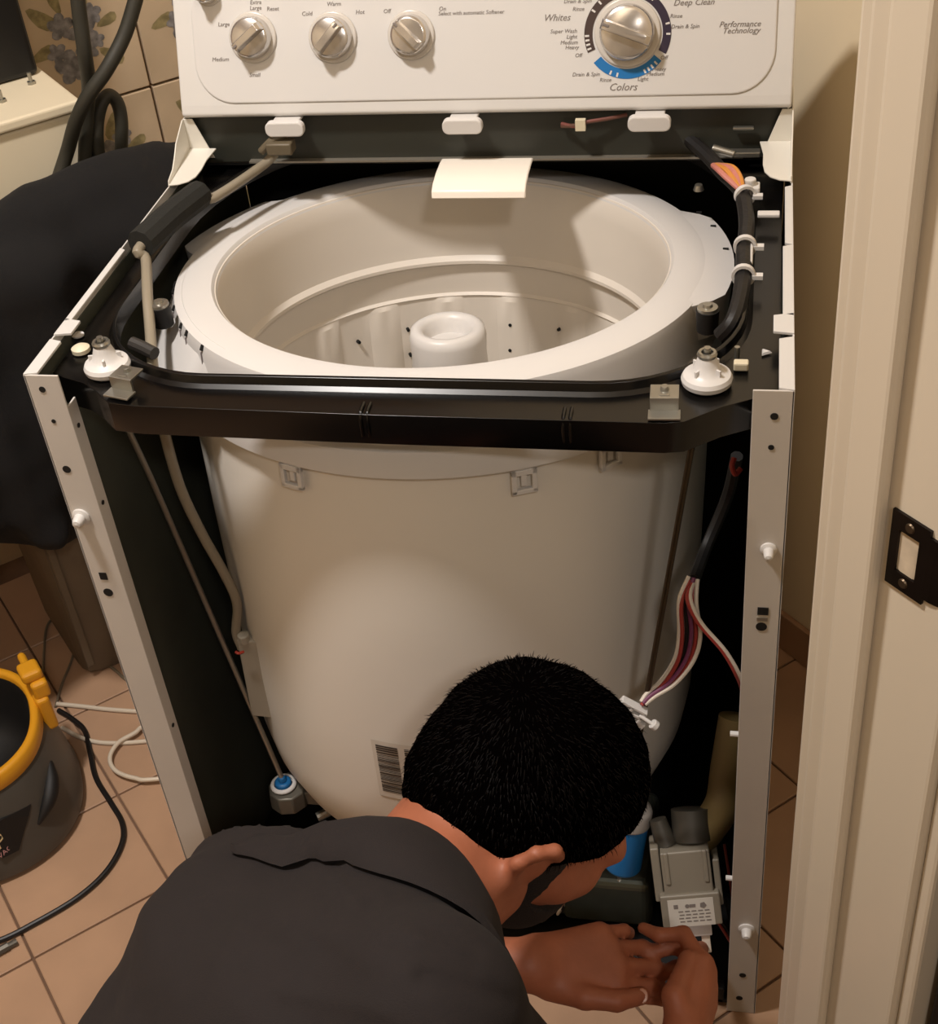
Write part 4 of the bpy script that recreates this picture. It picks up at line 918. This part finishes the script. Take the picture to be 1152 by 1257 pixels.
# bin under the unit
bn = thing('storage_bin', uv(.17, .72, 0), 'dull brown-grey plastic bin standing on the floor below the white wall unit', 'bin')
bin_m = mat('bin_plastic', (112, 98, 80), .55, var=.2, vscale=12, bump=.3, bscale=18)
g = G(); M = Matrix.Translation(uv(.17, .735, 0)) @ Matrix.Rotation(PHI, 4, 'Z')
g.lathe([(1e-5, .002), (.118, .002), (.122, .008), (.128, .30), (.134, .302), (.134, .318), (.128, .320), (.124, .312), (.116, .02), (1e-5, .018)], M, 64, sup=9); g.build('bin_body', bin_m, bn)
g = G()
for k in range(5): g = G(); c = uv(.06 + .05 * k, .735 - .1265, .16); g.box(c, (.012, .006, .26), AX); g.build('rib', bin_m, bn, smooth=False, bevel=.002)
# black hooded jacket draped over the corner of the unit
def up(u, v, z): return uv(u, v, z)
UA = np.stack([U, V, [0, 0, 1.0]])
hd_ = [ell_(up(.20, .555, .62), (.20, .070, .19), UA, .06), ell_(up(.06, .575, .62), (.16, .062, .17), UA, .06), ell_(up(.345, .565, .66), (.085, .080, .15), UA, .05), ell_(up(.335, .60, .795), (.090, .06, .035), UA, .05),
       ell_(up(.22, .565, .800), (.11, .050, .038), UA, .05), ell_(up(.10, .555, .46), (.13, .050, .15), UA, .06), ell_(up(.235, .535, .46), (.11, .055, .20), UA, .05), ell_(up(.30, .50, .56), (.07, .055, .17), UA, .05), ell_(up(-.10, .585, .55), (.14, .050, .20), UA, .06), ell_(up(0.0, .575, .73), (.12, .045, .06), UA, .06)]
hd_ += [ell_(up(-.26, .545, .58), (.16, .055, .22), UA, .06), ell_(up(-.14, .53, .50), (.13, .05, .17), UA, .06), cap_(up(-.20, .515, .70), up(-.15, .495, .37), .036, .030, .03), cap_(up(.13, .500, .76), up(.20, .478, .36), .038, .030, .03), cap_(up(.02, .515, .70), up(.05, .500, .38), .034, .028, .03), cap_(up(.33, .52, .765), up(.12, .505, .745), .030, .026, .03), cap_(up(.30, .47, .74), up(.27, .455, .42), .030, .024, .03)]  # left-hand bulk and sleeve are unseen, added to shade the floor; rest are folds
def hfold(v):
    out = v.copy(); c0 = up(.15, .60, .6)
    for i in range(len(v)):
        p = v[i]; a, b = p @ U, p[2]
        w = mnoise.noise(Vector((a * 26, b * 6, .5))) * .012 + mnoise.noise(Vector(p * 18)) * .007
        n_v = unit(p - up(a * .8 + .03, .62, b * .9 + .06)); out[i] = p + n_v * w
    q = out; vv = q @ V; lim = np.where((q[:, 2] < .902) & (q @ U < .42), .612, 9.0); ex = np.maximum(vv - lim, 0); q = q - V[None] * ex[:, None]
    q[:, 0] = np.minimum(q[:, 0], -.004); return q
v, f = sdf_mesh(hd_, .008, post=hfold)
tag(np_mesh('jacket', v, f, hood_m), 'black cotton jacket hanging in folds over the corner of the white wall unit', 'jacket')
# water hoses
def hose(pts, r, label):
    return tag(G().tube(pts, r, 12, 8).build('water_hose', hose_m), label, 'hose')
hose([onV(93, -25, .60), onV(98, 20, .60), onV(104, 65, .60), onV(109, 105, .615), onV(107, 140, .626), onV(105, 175, .632), onV(104, 215, .633)], .0095, 'straight dark rubber hose rising behind the black jacket')
hose([onV(172, -25, .575), onV(165, 5, .575), onV(152, 45, .575), onV(131, 85, .575), onV(108, 118, .585), onV(93, 150, .603), onV(83, 185, .627), onV(70, 225, .632)], .0095, 'long curved dark rubber hose crossing the straight one')
hose([onV(124, 215, .633), onV(119, 165, .633), onV(123, 132, .633), onV(133, 117, .634), onV(144, 126, .634), onV(149, 148, .634), onV(149, 180, .634), onV(148, 215, .634)], .0090, 'dark rubber hose bent into a tight loop above the black jacket')
# ---- vacuum cleaner
vc = np.array([-.435, .200, 0]); vac = thing('vacuum_cleaner', vc, 'dark grey canister vacuum cleaner with a yellow rim on the tiled floor', 'vacuum cleaner')
vgrey = mat('vacuum_grey', (74, 70, 64), .38, var=.08); vyel = mat('vacuum_yellow', (212, 148, 30), .42); vblk = mat('vacuum_black', (10, 8, 8), .6)
MV = Matrix.Translation(vc) @ Matrix.Rotation(.5, 4, 'Z')
g = G(); g.lathe([(1e-5, .004), (.140, .004), (.150, .010), (.1515, .022), (.149, .035), (.146, .060), (.140, .10), (.131, .135), (.126, .147), (.119, .147)], MV, 72, sup=2.3); vb = g.build('body', vgrey, vac, auto=50)
g = G(); g.lathe([(.118, .146), (.1275, .146), (.1295, .150), (.1285, .170), (.1255, .174), (.1185, .174), (.1160, .170), (.1160, .150), (.118, .146)], MV, 72, sup=2.3); g.build('rim', vyel, vac, auto=60)
g = G(); g.lathe([(.1175, .168), (.113, .155), (.108, .10), (.09, .06), (1e-5, .05)], MV, 64, sup=2.3); g.build('filter_bowl', vblk, vac, auto=60)
# latch
lp = onz(38, 862, .16)
er = unit((lp - vc) * (1, 1, 0)); et = np.array([-er[1], er[0], 0]); LA = [tuple(er), tuple(et), (0, 0, 1)]; Lc = vc + er * .134
g = G(); g.box(Lc + (0, 0, .150), (.020, .060, .062), LA); g.box(Lc + er * .004 + (0, 0, .192), (.024, .052, .030), LA); g.box(Lc - et * .0 + er * .0 + (0, 0, .214), (.030, .034, .018), LA); g.box(Lc + et * .035 + (0, 0, .205), (.012, .04, .012), LA)
g.build('latch', vyel, vac, smooth=False, bevel=.006, bseg=3)
# moulded recess and badge
def vsurf(px, z): return onz(px[0], px[1], z)
g = G(); pts = [onz(64, 935, .115), onz(66, 960, .100), onz(62, 985, .085), onz(50, 1012, .066)]; g.tube([p + (-.004, 0, 0) for p in pts], lambda t: .012 * math.sin(math.pi * (.12 + .8 * t)), 12, 6); g.build('grip_recess', vblk, vac)
def vpt(px):      # where the ray of a pixel meets the body wall
    best = None
    for z in np.arange(.01, .145, .002):
        P = onz(px[0], px[1], z); r = np.linalg.norm((P - vc)[:2]); rw = np.interp(z, [.01, .022, .06, .10, .135, .147], [.150, .1515, .146, .140, .131, .126]); e = abs(r - rw * 1.02)
        if best is None or e < best[0]: best = (e, P)
    return best[1]
bpts = [vpt(q) for q in ((37, 986), (34, 1000), (22, 1042), (2, 1052), (-14, 1040), (-14, 1014), (2, 1004))]
bc = sum(bpts) / len(bpts); bn_ = unit((bc - vc) * (1, 1, .25))
g = G(); n = len(bpts); g.add([p + bn_ * .004 for p in bpts] + [p - bn_ * .006 for p in bpts], [tuple(range(n)), tuple(range(n, 2 * n))[::-1]] + [(i, (i + 1) % n, n + (i + 1) % n, n + i) for i in range(n)]); g.build('badge', vblk, vac, smooth=False)
tx = unit(np.cross((0, 0, 1), bn_)); ty = np.cross(bn_, tx)
def bM(px, h=.0046):
    p = onpl(px, bc + bn_ * h, bn_); return Matrix.Translation(p) @ Matrix((tuple(tx), tuple(ty), tuple(bn_))).transposed().to_4x4()
text('badge_lettering', 'Pro', bM((9, 1026)) @ Matrix.Rotation(.25, 4, 'Z'), .030, mat('badge_cream', (206, 186, 140), .4), vac, 'CENTER', .3)
text('badge_lettering', 'VAC', bM((6, 1046)) @ Matrix.Rotation(.25, 4, 'Z'), .011, mat('badge_pink', (190, 140, 140), .4), vac, 'CENTER', .1)
for k in range(3):
    a = .5 + k * 2.1; G().cyl(vc + (.10 * math.cos(a), .10 * math.sin(a), 0), vc + (.10 * math.cos(a), .10 * math.sin(a), .006), .015, seg=14).build('caster', vblk, vac)
# cables on the floor
def cable(pts, r, m, label, z=None, name='cable'):
    zz = r if z is None else z
    return tag(G().tube([onz(q[0], q[1], zz) if len(q) == 2 else np.array(q, float) for q in pts], r, 10, 8).build(name, m), label, 'cable')
cable([(72, 872), (88, 882), (104, 897), (111, 925), (118, 955), (136, 985), (150, 1010), (150, 1035), (132, 1068), (98, 1100), (45, 1132), (-10, 1158), (-110, 1185), (-240, 1190)], .0042, mat('black_cable', (18, 15, 14), .45), 'black power cable curving over the floor tiles beside the vacuum')
wcab = mat('white_cable', (206, 192, 172), .45)
cable([(70, 864), (100, 867), (135, 871), (180, 874), (230, 876), (-.03, .585, .004)], .0036, wcab, 'straight white cable running from the vacuum to the washing machine')
cable([(76, 893), (96, 904), (120, 911), (150, 912), (190, 909), (230, 905), (-.028, .50, .004)], .0034, wcab, 'white cable lying slack just behind the looped white cable')
cable([(-.022, .33, .004), (195, 956), (165, 955), (142, 946), (135, 930), (145, 912), (165, 900), (200, 880), (-.022, .545, .0125)], .0034, wcab, 'white cable curled into a loop near the washing machine leg', .0105)
cable([(57, 872), (53, 845), (54, 800), (58, 768), (72, 757), (90, 766), (94, 782), (88, 810), (76, 840), (68, 868)], .0022, mat('grey_flex', (116, 104, 86), .5), 'thin grey flex looping on the dark floor behind the vacuum')
cable([(97, 788), (115, 806), (138, 820), (160, 838), (190, 850)], .0024, mat('grey_flex', (116, 104, 86), .5), 'thin grey flex running along the foot of the plastic bin')
# dropped metal plug
P = onz(7, 1163, .006); g = G(); A = unit(onz(18, 1158, .006) - onz(0, 1168, .006)); g.cyl(P - A * .016, P + A * .004, .006, seg=8); g.cyl(P + A * .004, P + A * .016, .0045, seg=10); tag(g.build('bolt', mat('dull_bolt', (96, 92, 84), .5, .6)), 'small dull grey bolt lying on the floor tiles', 'bolt')
# tall cabinet added in the hall to keep the area beside the frame dark
hc = thing('added_dark_cabinet', uv(.65, -1.0, 0), 'tall dark brown cabinet added to darken the area beside the cream door frame', 'cabinet')
dw = mat('dark_brown_wood', (20, 13, 10), .6, var=.2, vscale=6, stretch=(1, 1, .1))
ubx(G(), .368, 1.10, -1.24, -.795, .04, 2.0).build('carcass', dw, hc, smooth=False, bevel=.003)
ubx(G(), .375, .73, -1.258, -1.2405, .06, 1.98).build('door', dw, hc, smooth=False, bevel=.002)
ubx(G(), .735, 1.095, -1.258, -1.2405, .06, 1.98).build('door', dw, hc, smooth=False, bevel=.002)
ubx(G(), .40, 1.07, -1.22, -.80, .0, .04).build('plinth', dw, hc, smooth=False)
for k in (.71, .755): G().cyl(uv(k, -1.258, 1.0), uv(k, -1.275, 1.0), .012, .014, 14).build('knob', steel, hc)
